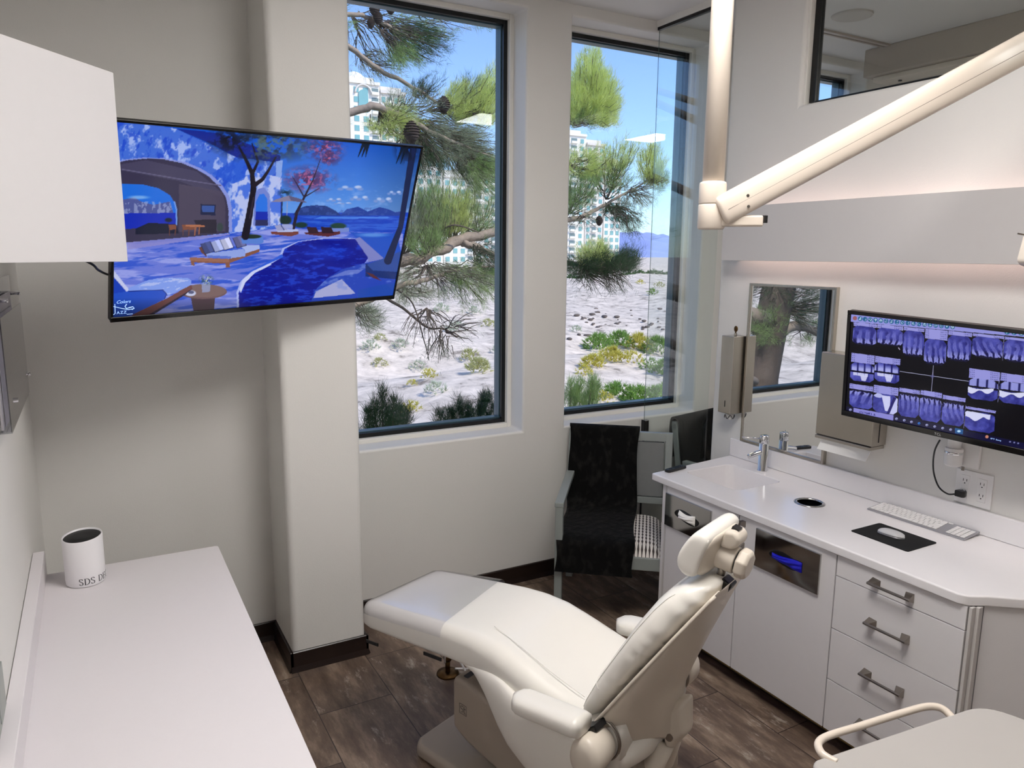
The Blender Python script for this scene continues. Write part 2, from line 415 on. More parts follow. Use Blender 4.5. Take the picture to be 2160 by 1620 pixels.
# cutters are built in world space; the top is local to the worktop empty
def shift(mb,o): mb.v=[p-ORG[o.name] for p in mb.v]; return mb
bpy.context.view_layer.update()
def cut_world(o,mb):
    c=mb.obj('tmp_cut',WHITEP); m=o.modifiers.new('b','BOOLEAN'); m.object=c; m.solver='EXACT'
    saved=[(k,k.show_viewport) for k in o.modifiers if k.type in('BEVEL','WEIGHTED_NORMAL')]
    for k,_ in saved: k.show_viewport=False
    bpy.context.view_layer.update()
    dg=bpy.context.evaluated_depsgraph_get(); me=bpy.data.meshes.new_from_object(o.evaluated_get(dg)); o.modifiers.remove(m)
    for k,_ in saved: k.show_viewport=True
    o.data=me; cm=c.data; bpy.data.objects.remove(c); bpy.data.meshes.remove(cm)
cut_world(top,cut)
cut_world(top,MB().cyl((2.832,2.222,0.80),(2.832,2.222,0.90),.066,n=48))
# basin
b=MB(); ins=rrect(2.665,2.985,2.515,2.875,.035); bot=rrect(2.685,2.965,2.535,2.855,.05)
R1=[V((x,y,.8665)) for x,y in ins]; R2=[V((x,y,.74)) for x,y in bot]
OUT=[V((x+(.012 if x>2.82 else -.012),y+(.012 if y>2.69 else -.012),.834)) for x,y in ins]; OB=[V((x,y,.725)) for x,y in ins]
b.loft([R2,R1],cap=False); b.add(R2,[tuple(range(len(R2)))]); 
sk=b.obj('sink_basin',QUARTZ,e,smooth=False)
for p in sk.data.polygons: p.use_smooth = len(p.vertices)==4
MB().lathe([(.001,.7405),(.02,.7405),(.022,.743),(.024,.741)],(2.83,2.695,0),20).obj('drain',CHROME,sk)
ring=MB().lathe([(.054,.868),(.054,.8735),(.062,.8745),(.069,.8715),(.069,.870),(.0655,.870),(.0655,.868)],(2.832,2.222,0),48,cap=False).obj('trash_chute_ring',PSTEEL,e,smooth=True)
MB().lathe([(.0645,.8688),(.0635,.74),(.001,.735)],(2.832,2.222,0),48,cap=False).obj('chute_liner',BLACK,ring)
MB().box(3.118,3.1385,0.815,3.012,ZT+.0005,0.972).obj('backsplash',QUARTZ,e,bevel=.004)

def wing_handle(parent,x,y0,y1,z):
    """bar pull on two flared brackets, along y, on the plane x"""
    mb=MB()
    for yy,sg in ((y0,1),(y1,-1)):
        mb.add([V((x,yy-sg*.004,z-.018)),V((x,yy+sg*.030,z-.015)),V((x,yy+sg*.030,z+.015)),V((x,yy-sg*.004,z+.018)),
                V((x-.030,yy-.0-sg*.004,z-.006)),V((x-.030,yy+sg*.016,z-.006)),V((x-.030,yy+sg*.016,z+.006)),V((x-.030,yy-sg*.004,z+.006))],
               [(0,1,2,3),(4,7,6,5),(0,4,5,1),(1,5,6,2),(2,6,7,3),(3,7,4,0)])
    mb.cyl((x-.030,y0-.006,z),(x-.030,y1+.006,z),.0055,n=14)
    return mb.obj('handle',NICKEL,parent,bevel=.0012)
XF=2.506
def cab(name,label,cat,y0,y1):
    e=thing(name,label,cat,(2.8,(y0+y1)/2,0))
    MB().box(XF+.0195,3.128,y0+.001,y0+.018,.075,.8315).box(XF+.0195,3.128,y1-.018,y1-.001,.075,.715 if y1>2.7 else .8315).box(XF+.0195,3.128,y0+.018,y1-.018,.075,.093).box(3.11,3.128,y0+.018,y1-.018,.093,.8315).box(XF+.0195,XF+.035,y0+.018,y1-.018,.093,.680).obj('body',mat('cabinet_core',(96,88,80),.7),e)
    MB().box(2.585,3.12,y0,y1,0.0,.0745).obj('toe_kick',mat('toe_kick_brown',(52,38,24),.5),e)
    MB().box(XF+.001,XF+.0195,y0+.002,y1-.002,.070,.0755).obj('edge_strip',mat('bronze_edge',(112,90,52),.45,metal=.3),e)
    return e
def door(e,y0,y1,z0=.077,z1=.8305):
    return MB().box(XF,XF+.0185,y0+.0018,y1-.0018,z0,z1).obj('door',LAM,e,bevel=.0012)
def dispenser_plate(d,yc,zc,w,h,name):
    x=XF-.0105
    p=MB().box(x,XF-.0003,yc-w/2,yc+w/2,zc-h/2,zc+h/2).obj('dispenser_plate',PSTEEL,d,bevel=.002)
    ring=[V((x-.001,yc+.088*math.cos(2*PI*i/40),zc+.028*math.sin(2*PI*i/40)*(1+.25*math.sin(4*PI*i/40)))) for i in range(40)]
    r2=[V((q.x-.0012,yc+(q.y-yc)*.96,zc+(q.z-zc)*.92)) for q in ring]
    MB().loft([ring,r2],cap=False).add(r2,[tuple(range(40))]).obj('slot',BLACK,p)
    return p,x
# sink base
e=cab('sink_cabinet','white base cabinet under the sink with a paper slot plate on its door','cabinet',2.336,2.844)
MB().prism([(XF+.004,0),(3.128,0),(3.128,.8315),(3.02,.8315),(3.02,.715),(2.63,.715),(2.63,.8315),(XF+.004,.8315)],-2.866,-2.845,M=Matrix.Rotation(PI/2,4,'X')).obj('end_panel',LAM,e,bevel=.002)
MB().box(XF+.003,XF+.0195,2.831,2.8435,.076,.8305).obj('filler_strip',LAMG,e)
d=door(e,2.336,2.829)
pl,x=dispenser_plate(d,2.666,.710,.325,.171,'a')
def crumple(mb,x,yc,zc,w,h,dp,seed,n=28,m=14):
    r=random.Random(seed); ph=[(r.uniform(3,9),r.uniform(3,9),r.uniform(0,6)) for _ in range(6)]
    vs=[];fs=[]
    for j in range(m+1):
        for i in range(n+1):
            u=-1+2*i/n; v=-1+2*j/m
            s=max(0,1-abs(u)**2.4)**.5*max(0,1-abs(v)**2.4)**.5
            k=sum(math.sin(a*u+b*v+c) for a,b,c in ph)/6
            vs.append(V((x-.002-s*dp*(1+.5*k),yc+u*w/2,zc+v*h/2*(.75+.25*math.cos(u*2.2+seed)))))
    for j in range(m):
        for i in range(n): q=j*(n+1)+i; fs.append((q,q+1,q+n+2,q+n+1))
    return mb.add(vs,fs)
t=crumple(MB(),x,2.661,.712,.115,.055,.026,3).obj('paper_tuft',PAPER,pl,smooth=True)
t['label']='white paper sticking out of the slot'
# trash unit
e=cab('trash_cabinet','white base cabinet under the round chute with blue gloves in its slot plate','cabinet',1.818,2.334)
d=door(e,1.818,2.334)
pl,x=dispenser_plate(d,2.056,.718,.340,.175,'b')
t=crumple(MB(),x,2.048,.716,.158,.046,.014,8).obj('blue_gloves',mat('blue_nitrile',(14,12,178),.4,var=.12,scale=60),pl,smooth=True)
t['label']='blue gloves showing in the slot'
h=MB()
for zz in (.812,.680):
    s=1 if zz<.75 else -1
    h.add([V((XF,2.294,zz)),V((XF,2.318,zz)),V((XF,2.318,zz+s*.030)),V((XF,2.294,zz+s*.030)),V((XF-.030,2.300,zz)),V((XF-.030,2.312,zz)),V((XF-.030,2.312,zz+s*.014)),V((XF-.030,2.300,zz+s*.014))],
          [(0,1,2,3),(4,7,6,5),(0,4,5,1),(1,5,6,2),(2,6,7,3),(3,7,4,0)])
h.cyl((XF-.030,2.306,.674),(XF-.030,2.306,.818),.0055,n=12)
h.obj('handle',NICKEL,d,bevel=.001)
# drawers
e=cab('drawer_cabinet','white base cabinet with four drawers and bar pulls','cabinet',1.305,1.816)
for z0,z1 in ((.744,.8305),(.520,.741),(.298,.517),(.077,.295)):
    dr=MB().box(XF,XF+.0185,1.307,1.8145,z0,z1).obj('drawer',LAM,e,bevel=.0012)
    wing_handle(dr,XF,1.495,1.654,{.744:.781,.520:.619,.298:.408,.077:.194}[z0])
# corner unit
e=thing('corner_cabinet','plain white angled end cabinet right of the drawers','cabinet',(2.9,1.0,0))
MB().prism([(2.565,1.302),(3.128,1.302),(3.128,0.86),(2.60,1.285)],.076,.829).obj('body',LAM,e)
MB().prism([(2.62,1.28),(3.12,1.28),(3.12,0.90)],0.0,.0755).obj('toe_kick',MATS['toe_kick_brown'],e)
MB().box(XF+.004,XF+.026,1.292,1.3035,.077,.8305).box(XF+.026,XF+.050,1.281,1.294,.077,.8305).obj('corner_post',LAMG,e,bevel=.002)
a=V((2.565,1.284,0)); bb=V((3.128,.822,0)); dd=(bb-a).normalized(); nn=V((dd.y,-dd.x,0))
pts=[a,bb,bb-nn*.018,a-nn*.018]
MB().prism([(p.x,p.y) for p in pts],.077,.8305).obj('panel',LAM,e,bevel=.001)

# faucet
e=thing('faucet','chrome single lever faucet behind the sink','faucet',(3.045,2.70,ZT))
FC=(3.045,2.70,0)
MB().lathe([(.001,.8705),(.026,.8705),(.026,.874),(.0235,.876),(.0235,1.018),(.0225,1.019)],FC,32,cap=True).obj('body',CHROME,e,smooth=True,bevel=0)
MB().lathe([(.001,1.0205),(.0235,1.0205),(.0240,1.022),(.0240,1.058),(.022,1.063),(.001,1.0635)],FC,32).obj('lever_cap',CHROME,e,smooth=True)
MB().tube(smoothpts([(3.032,2.702,.972),(2.99,2.704,.968),(2.945,2.706,.958)],5),.0135,20).obj('spout',CHROME,e,smooth=True)
MB().tube([(3.03,2.712,1.044),(2.985,2.745,1.046),(2.955,2.770,1.048)],[.0045,.0035,.003],12).obj('lever',CHROME,e,smooth=True)
for nm in ('body','lever_cap'):
    pass

# mirror
e=thing('wall_mirror','rectangular steel framed mirror above the faucet','mirror',(3.135,2.66,.98))
y0,y1,z0,z1=2.385,2.935,.974,1.850
xm=3.120
MB().box(xm,xm+.016,y0+.012,y1-.012,z0+.012,z1-.012).obj('mirror_glass',MIRROR,e)
MB().box(xm-.006,3.139,y0,y0+.014,z0,z1).box(xm-.006,3.139,y1-.014,y1,z0,z1).box(xm-.006,3.139,y0+.014,y1-.014,z0,z0+.014).box(xm-.006,3.139,y0+.014,y1-.014,z1-.014,z1).obj('frame',STEEL,e,bevel=.002)

# soap dispenser
e=thing('soap_dispenser','tall stainless soap dispenser on the right wall left of the mirror','soap dispenser',(3.09,2.99,1.1))
MB().box(3.036,3.139,2.945,3.038,1.128,1.560).obj('housing',STEEL,e,bevel=.003)
MB().box(3.0345,3.0362,2.985,2.989,1.165,1.20).obj('sight_slot',BLACK,e)
k=MB().cyl((3.085,2.985,1.5605),(3.085,2.985,1.575),.008,n=14).obj('lock',STEEL,e)
MB().sphere((3.085,2.985,1.598),.014,14,sc=(.45,1,1.25)).cyl((3.085,2.985,1.573),(3.085,2.985,1.590),.004,n=8).obj('key_head',BRASS,k,smooth=True)
n=MB().lathe([(.001,1.088),(.016,1.090),(.024,1.104),(.026,1.118),(.022,1.127)],(3.075,2.985,0),10).obj('nozzle_grip',mat('lattice_plastic',(206,204,200),.4,var=.2,scale=160),e)
MB().tube([(3.075+.027*math.cos(a),2.985+.027*math.sin(a),1.108+.010*math.sin(a*5)) for a in [2*PI*i/60 for i in range(61)]],.002,6).obj('grip_ridge',BLACK,n)

# paper towel dispenser
e=thing('towel_dispenser','wide stainless paper towel dispenser between the mirror and the monitor','towel dispenser',(3.09,2.23,1.1))
MB().box(3.036,3.139,2.075,2.382,1.142,1.546).obj('housing',STEEL,e,bevel=.006)
MB().box(3.030,3.136,2.080,2.378,1.125,1.141).obj('lower_lip',STEEL,e,bevel=.003)
MB().box(3.08,3.084,2.0738,2.0745,1.16,1.25).obj('level_slot',BLACK,e)
MB().cyl((3.0345,2.10,1.50),(3.0365,2.10,1.50),.006,n=12).obj('key_lock',BLACK,e)
p=MB(); S=[]
for i in range(9):
    t=i/8; S.append([V((3.060-.022*t-.008*t*t,y,1.124-.052*t)) for y in (2.095,2.36)]+[V((3.066-.022*t-.008*t*t,y,1.126-.052*t)) for y in (2.36,2.095)])
p.loft(S); o=p.obj('paper_towel',PAPER,smooth=False); tag(o,'white folded paper towel hanging out of the wide steel dispenser','paper towel')
e2=MB().tube(smoothpts([(3.07,2.16,1.548),(3.07,2.155,1.60),(3.075,2.13,1.615)],4),.0025,8).obj('wire_clip',CHROME,e,smooth=True)

# outlet
e=thing('wall_outlet','white two gang wall outlet plate above the backsplash','outlet',(3.135,1.667,1.05))
MB().box(3.133,3.1395,1.592,1.742,.978,1.122).obj('cover_plate',WHITEP,e,bevel=.003)
for yc in (1.702,1.632):
    q=MB().box(3.1305,3.1345,yc-.0175,yc+.0175,1.002,1.100).obj('socket',WHITEP,e,bevel=.002)
    for zc in (1.074,1.026):
        MB().box(3.1298,3.1308,yc+.006,yc+.0082,zc,zc+.010).box(3.1298,3.1308,yc-.0082,yc-.006,zc,zc+.010).cyl((3.1298,yc,zc-.008),(3.1308,yc,zc-.008),.0026,n=10).obj('slot',BLACK,q)

# cord from monitor to outlet
def power_cord():
    e=thing('power_cord','black power cord from the monitor down to the wall outlet','cord',(3.10,1.70,1.03))
    MB().tube(smoothpts([(2.975,1.735,1.26),(3.00,1.765,1.21),(3.03,1.785,1.15),(3.055,1.79,1.09),(3.075,1.775,1.035),(3.09,1.745,1.012),(3.10,1.722,1.016)],6),.0035,10).obj('cable',BLACK,e,smooth=True)
    MB().prism([(3.098,1.722),(3.108,1.726),(3.1295,1.720),(3.1295,1.688),(3.108,1.684),(3.098,1.690)],1.008,1.034).obj('plug',BLACK,e,bevel=.004)
power_cord()

# valance with cove strip
e=thing('light_valance','long pale valance board with cove lighting on the right wall above the mirror','valance',(3.08,1.0,1.97))
MB().box(3.020,3.038,-0.9,3.060,1.970,2.252).obj('front_board',LAMG,e,bevel=.0015)
MB().box(3.038,3.139,3.040,3.060,1.972,2.250).obj('end_board',LAMG,e)
for yy in (2.2,1.2,.2): MB().box(3.038,3.139,yy,yy+.016,2.06,2.16).obj('bracket',LAMG,e)
COVE=mat('cove_strip',(255,240,236),.5,emit=(255,226,220),estr=12.0)
MB().box(3.052,3.066,-0.8,3.0,2.105,2.117).obj('light_strip',COVE,e)

# ------------------------------------------------------------------ things on the right worktop
e=thing('keyboard','white and silver full size keyboard on the worktop near the backsplash','keyboard',(3.045,1.82,ZT),(0,0,math.radians(1.0)))
K=MB(); K.prism([(-.057,-.215),(.057,-.215),(.057,.215),(-.057,.215)],.001,.0065)
# wedge: rear raised
K.v=[V((p.x,p.y,p.z+(.012 if p.x>0 and p.z>.004 else (.010 if p.x>0 else 0)))) for p in K.v]
K.obj('base',ALU,e,local=True,bevel=.001)
MB().tube([V((.054,-.212,.0085)),V((.054,.212,.0085))],.0065,12).obj('rear_bar',ALU,e,local=True,smooth=True)
def zk(x): return .0065+.012*(x+.057)/.114
def keys():
    pr={}
    def put(x,y,w,d):
        k=(round(w,4),round(d,4)); z=zk(x)
        if k not in pr:
            o=MB().box(-d/2,d/2,-w/2,w/2,0,.003).obj('key',WHITEP,e,local=True,bevel=.001,seg=1); pr[k]=o
        else:
            o=pr[k].copy(); COL.objects.link(o)
        o.location=(x,y,z-.0004); o.rotation_euler=(0,-math.atan(.012/.114),0)
    rows=[(.046,.009,[.0185]*14),(.032,.0155,[.0165]*13+[.026]),(.0145,.0155,[.026]+[.0165]*13),(-.003,.0155,[.031]+[.0165]*11+[.0315]),(-.0205,.0155,[.0405]+[.0165]*10+[.0405]),(-.0385,.0165,[.0165,.0165,.0165,.021,.093,.021,.0165,.0165,.0165,.0165])]
    for x,d,ws in rows:
        y=.2085
        for w in ws:
            w*=1.12; y-=w/2; put(x,y,w,d); y-=w/2+.0024
    y0=-.088
    for x in (.032,.0145,-.003,-.0205,-.0385):
        for i in range(4): put(x,-.141-i*.0195,.0168,.0155)
keys()
o=MB().prism(rrect(2.680,2.873,1.640,1.893,.010),ZT+.0003,ZT+.0033).obj('mouse_pad',mat('black_rubber',(6,6,7),.8),bevel=.0005)
tag(o,'thin black rectangular mouse pad on the worktop','mouse pad')
e=thing('mouse','silver and white low profile computer mouse on the black pad','mouse',(2.783,1.780,ZT+.0036),(0,0,math.radians(4)))
def mouse_shell(z0f,hs,sc):
    mb=MB(); S=[]
    for i in range(13):
        t=-1+2*i/12; w=.029*sc*(1-abs(t)**3.2)**.5+.0015; h=hs*(1-abs(t)**2.6)**.6; yy=t*.056*sc
        S.append([V((w*math.cos(a),yy,z0f+max(0,h)*math.sin(a)**.7 if math.sin(a)>0 else z0f)) for a in [PI*j/14 for j in range(15)]])
    mb.loft(S,closed=True,cap=True); return mb
mouse_shell(.001,.010,1.0).obj('base',ALU,e,local=True,smooth=True)
mouse_shell(.006,.015,.985).obj('shell',mat('mouse_shell_grey',(196,196,198),.2,var=.01),e,local=True,smooth=True)
e=thing('remote_control','small black remote control on the left end of the right worktop','remote control',(2.640,2.922,ZT),(0,0,math.radians(10)))
MB().prism(rrect(-.075,.075,-.018,.018,.012),.0004,.015).obj('case',BLACK,e,local=True,bevel=.004)
for i in range(5):
    for j in (-1,1): MB().cyl((-.01+i*.014,j*.007,.0149),(-.01+i*.014,j*.007,.0165),.0042,n=12).obj('button',mat('remote_button',(30,36,44),.5),e,local=True)
MB().lathe([(.007,.0149),(.007,.0165),(.012,.0165),(.012,.0149)],(-.042,0,0),20,cap=False).obj('navigation_ring',MATS['remote_button'],e,local=True)

# ------------------------------------------------------------------ left counter
e=thing('side_counter','long satin white counter along the left wall','counter',(.06,1.2,0))
MB().prism(rrect(-.262,.385,-1.6,3.19,.012,3),.745,.78).obj('top',QUARTZ2,e,bevel=.003)
MB().box(-.2635,-.226,-1.6,3.186,.7805,.875).obj('backsplash',QUARTZ2,e,bevel=.003)
MB().box(-.262,.355,-1.58,3.15,.10,.7445).obj('cabinet_body',LAM,e)
MB().box(-.262,.30,-1.58,3.12,0,.0995).obj('toe_kick',MATS['toe_kick_brown'],e)
for i in range(8):
    y=-1.57+i*.59
    d=MB().box(.3555,.374,y+.002,y+.586,.11,.74).obj('door',LAM,e,bevel=.0012)
    MB().cyl((.40,y+.08,.60),(.40,y+.08,.72),.005,n=10).cyl((.374,y+.08,.61),(.40,y+.08,.61),.004,n=8).cyl((.374,y+.08,.71),(.40,y+.08,.71),.004,n=8).obj('handle',NICKEL,d)

# router
e=thing('wifi_router','white cylindrical router with black slanted top and printed letters on the left counter','router',(-.096,3.051,.78))
C0=V((-.096,3.051,.78)); n=64; ang=[2*PI*i/n for i in range(n)]
def ztop(a): return .187-.012*(1-math.cos(a-math.radians(60)))*.5
R=.066
def ringz(r,zf): return [C0+V((r*math.cos(a),r*math.sin(a),zf(a))) for a in ang]
MB().loft([ringz(R-.008,lambda a:.0012),ringz(R-.003,lambda a:.0015),ringz(R-.001,lambda a:.006),ringz(R,lambda a:.02),ringz(R,lambda a:ztop(a)-.003),ringz(R-.0015,lambda a:ztop(a)),ringz(R-.004,lambda a:ztop(a)-.001),ringz(R-.004,lambda a:ztop(a)-.012)],cap=True).obj('housing',mat('router_white',(238,236,238),.28,var=.005),e,smooth=True)
MB().loft([ringz(R-.0042,lambda a:ztop(a)-.010),ringz(R-.0042,lambda a:ztop(a)-.0065),ringz(R*.5,lambda a:.178),ringz(.001,lambda a:.178)],cap=True).obj('top_grille',mat('router_black',(8,8,9),.5,bump=.5,bscale=500),e,smooth=True)
MB().loft([ringz(R-.006,lambda a:.0002),ringz(R-.004,lambda a:.0014)],cap=True).obj('foot_ring',mat('foot_grey',(90,90,92),.6),e)
def letters(txt,size):
    """plain serif capitals built from strokes; returns list of polylines per letter in units of the cap height"""
    G={'S':([[(.50,.80),(.44,.95),(.30,1.0),(.14,.96),(.06,.83),(.08,.68),(.20,.58),(.38,.48),(.50,.36),(.52,.20),(.44,.05),(.28,0),(.12,.04),(.04,.20)]],.62),
       'D':([[(.12,0),(.12,1)],[(0,1),(.30,1),(.52,.92),(.68,.72),(.72,.5),(.68,.28),(.52,.08),(.30,0),(0,0)]],.80),
       'E':([[(.12,0),(.12,1)],[(0,1),(.56,1),(.56,.84)],[(.12,.52),(.42,.52),(.42,.62),(.42,.42)],[(0,0),(.58,0),(.60,.18)]],.68),
       'C':([[(.66,.70),(.66,.92),(.60,.90),(.42,1.0),(.20,.92),(.06,.72),(.02,.5),(.06,.28),(.20,.08),(.42,0),(.60,.06),(.68,.22)]],.74),
       'O':([[(.38,1),(.18,.93),(.06,.74),(.02,.5),(.06,.26),(.18,.07),(.38,0),(.58,.07),(.70,.26),(.74,.5),(.70,.74),(.58,.93),(.38,1)]],.80),' ':([],.34)}
    x=0; out=[]
    for ch in txt:
        st,w=G[ch]
        for s in st: out.append([(x+px*size,py*size) for px,py in (s)])
        x+=w*size+.10*size
    return out,x
L,wd=letters('SDS DECO',.0235)
mb=MB(); a0=math.radians(-108)
for st in L:
    P=[]
    for i in range(len(st)-1):
        for k in range(4):
            t=k/4; P.append((st[i][0]*(1-t)+st[i+1][0]*t,st[i][1]*(1-t)+st[i+1][1]*t))
    P.append(st[-1])
    Q=[]
    for i,(u,v) in enumerate(P):
        a=a0+u/R
        Q.append((u,v))
    for i in range(len(Q)-1):
        (u0,v0),(u1,v1)=Q[i],Q[i+1]; du,dv=u1-u0,v1-v0; l=math.hypot(du,dv) or 1
        hw=.0005+.0013*abs(dv)/l; nx,ny=-dv/l*hw,du/l*hw
        qq=[]
        for (u,v) in ((u0+nx,v0+ny),(u1+nx,v1+ny),(u1-nx,v1-ny),(u0-nx,v0-ny)):
            a=a0+u/R; qq.append(C0+V(((R+.0004)*math.cos(a),(R+.0004)*math.sin(a),.012+v)))
        mb.add(qq,[(0,1,2,3)])
mb.obj('lettering',mat('grey_ink',(70,70,74),.6),e)

# left wall cabinet with angled end
e=thing('wall_cabinet','white wall cabinet with angled end panel at upper left','cabinet',(-.1,2.6,1.95))
MB().prism([(-.264,2.245),(.090,2.683),(.106,2.700),(.106,2.725),(-.264,2.725)],1.962,2.520).obj('body',LAM,e)
a=V((-.264,2.220,0)); bb=V((.110,2.682,0)); dd=(bb-a).normalized(); nn=V((dd.y,-dd.x,0))
MB().prism([(p.x,p.y) for p in (a,bb,bb-nn*.017,a-nn*.017)],1.958,2.523).obj('end_panel',LAM,e,bevel=.0015)

# acrylic holder and outlet on the left wall
e=thing('acrylic_holder','clear acrylic wall holder with grey printed sheets on the left wall','document holder',(-.25,3.1,1.5))
AC=glass_mat('clear_acrylic',(.94,.95,.96),1.49,boost=1.5)
MB().box(-.2645,-.2605,2.55,3.36,1.50,1.90).obj('back_plate',AC,e,bevel=.001)
MB().box(-.232,-.229,2.55,3.30,1.47,1.80).box(-.2605,-.229,2.55,3.30,1.466,1.470).obj('front_pocket',AC,e)
for y,z in ((3.22,1.84),(2.75,1.84),(3.33,1.53),(2.75,1.53)):
    MB().cyl((-.260,y,z),(-.222,y,z),.008,n=14).obj('standoff',CHROME,e,smooth=False)
sh=mat('printed_sheet',(170,166,172),.6,var=.35,scale=4)
o=MB().prism([(-.2555,2.56),(-.2495,2.56),(-.2495,3.19),(-.2555,3.19)],1.475,1.845).obj('brochure_stack',sh); tag(o,'grey printed sheets inside the clear wall holder','papers')
MB_=MB().box(-.248,-.246,2.60,3.12,1.478,1.80).obj('tooth_picture_card',mat('tooth_card',(150,146,156),.5,var=.6,scale=5)); tag(MB_,'front card with a dark tooth picture in the clear wall holder','card')
e=thing('wall_plate','grey outlet plate on the left wall just above the counter splash','outlet',(-.262,2.0,.93))
MB().box(-.2645,-.2585,1.87,2.08,.885,1.0).obj('cover_plate',mat('plate_grey',(150,156,150),.4),e,bevel=.002)
MB().box(-.2587,-.2575,1.96,1.995,.90,.985).obj('socket',GREYM,e)

# ------------------------------------------------------------------ ceiling pole and dental light arm
e=thing('dental_light','beige ceiling mounted dental light with pole and long diagonal arm','dental light',(1.835,1.92,2.08))
PX,PY=1.835,1.915
MB().lathe([(.0355,2.20),(.0355,ZC-.03)],(PX,PY,0),40).obj('pole',ARMM,e,smooth=True)
MB().lathe([(.11,ZC-.035),(.12,ZC-.03),(.12,ZC)],(PX,PY,0),40).obj('ceiling_rose',ARMM,e)
MB().lathe([(.036,2.235),(.0425,2.232),(.0445,2.226),(.0445,2.166),(.043,2.162)],(PX,PY,0),40).obj('upper_collar',ARMM,e,smooth=True)
MB().lathe([(.030,2.162),(.043,2.161),(.0445,2.157),(.0445,2.084),(.040,2.079),(.001,2.079)],(PX,PY,0),40).obj('lower_collar',ARMM,e,smooth=True)
A0=V((1.842,1.872,2.140)); A1=V((2.80,1.33,2.745))
ad=(A1-A0).normalized(); asd=ad.cross(V((0,0,1))).normalized(); au=asd.cross(ad).normalized()
def armsec(c,w,h,k=28):
    out=[]
    for i in range(k):
        a=2*PI*i/k; x=math.copysign(abs(math.cos(a))**.55,math.cos(a)); y=math.copysign(abs(math.sin(a))**.8,math.sin(a))
        out.append(c+asd*x*w+au*y*h)
    return out
Ln=(A1-A0).length
MB().loft([armsec(A0+ad*t,w,h) for t,w,h in ((-.012,.020,.034),(-.006,.027,.045),(.0,.029,.0485),(.05,.030,.049),(Ln*.5,.030,.048),(Ln,.030,.048))]).obj('arm',ARMM,e,smooth=True)
# seam line along the arm side
sl=MB(); 
for s in (1,-1): sl.tube([A0+ad*.01+asd*s*.0292-au*.004,A1+asd*s*.0296-au*.004],.0009,6)
sl.obj('arm_seam',mat('seam_grey',(120,110,102),.6),e)
for t,dz in ((.085,.006),(.072,-.026)):
    for s in (1,): 
        c=A0+ad*t+au*dz
        MB().cyl(c+asd*.0285,c+asd*.0312,.0048,n=12).obj('screw',NICKEL,e)
# knuckle below the arm root
kb=MB(); 
kb.prism([(PX-.01,PY-.03),(PX+.05,PY-.085),(PX+.115,PY-.125),(PX+.125,PY-.105),(PX+.06,PY-.03),(PX+.01,PY+.01)],2.088,2.125)
kb.obj('knuckle',ARMM,e,bevel=.008)
MB().box(0,.012,-.012,.012,-.012,.012,M=Matrix.Translation((PX+.112,PY-.118,2.112))).obj('cable_notch',BLACK,e)
# forearm and head at the far end of the arm
MB().lathe([(.03,2.50),(.042,2.51),(.042,2.80),(.03,2.81)],(A1.x+.02,A1.y-.01,0),24).obj('elbow',ARMM,e,smooth=True)
B0=V((A1.x,A1.y,2.52)); B1=V((2.29,1.02,2.07))
MB().tube([B0,(B0+B1)/2+V((0,0,.05)),B1],[.028,.026,.024],16).obj('forearm',ARMM,e,smooth=True)
H0=V((2.205,1.085,2.018))
hm=Matrix.Translation(H0)@Euler((0,math.radians(8),math.radians(-40))).to_matrix().to_4x4()
h=MB().prism(rrect(-.02,.26,-.07,.07,.03),-.048,.048,M=hm).obj('light_head',ARMM,e,bevel=.02)
MB().cyl(hm@V((-.02,0,.03)),hm@V((-.055,0,.032)),.0022,n=8).obj('pin',NICKEL,h)

# ------------------------------------------------------------------ side delivery cart at the lower right
e=thing('instrument_cart','beige grey instrument cart top with tubular rail at lower right','cart',(1.6,.75,0))
top=[(1.252,.926),(1.27,.935),(1.715,.882)]
tp=[]
P0=V((1.245,.922)); P1=V((1.775,.866)); P2=V((1.800,.780)); P3=V((1.50,.50)); P4=V((1.10,.70))
def roundpoly(P,rs,k=6):
    out=[]; n=len(P)
    for i in range(n):
        p,a,b=P[i],P[i-1],P[(i+1)%n]; r=rs[i]; da=(a-p).normalized(); db=(b-p).normalized()
        A=p+da*r; B=p+db*r
        for j in range(k+1):
            t=j/k; q=A*(1-t)**2+p*2*t*(1-t)+B*t*t; out.append((q.x,q.y))
    return out
RP=roundpoly([P0,P1,P2,P3,P4],[.02,.06,.01,.02,.03])
MB().prism(RP,.915,.95).obj('top',SHELL2 if False else mat('cart_grey',(176,172,168),.4,var=.01),e,bevel=.008)
MB().prism(roundpoly([V((1.30,.87)),V((1.72,.83)),V((1.74,.78)),V((1.50,.56)),V((1.20,.70))],[.02]*5),.12,.9145).obj('cabinet_body',MATS['cart_grey'],e,bevel=.01)
MB().tube(smoothpts([(1.292,.895,.945),(1.285,.93,.950),(1.325,.957,.952),(1.45,.945,.952),(1.58,.930,.952),(1.645,.918,.952),(1.668,.895,.950),(1.665,.86,.935)],8),.0085,14).obj('rail',ARMM,e,smooth=True)
for x,y in ((1.35,.83),(1.65,.80),(1.50,.62)):
    MB().cyl((x,y-.01,.035),(x,y+.01,.035),.035,n=20).box(x-.006,x+.006,y-.012,y+.012,.035,.1205).obj('caster',BLACK,e)

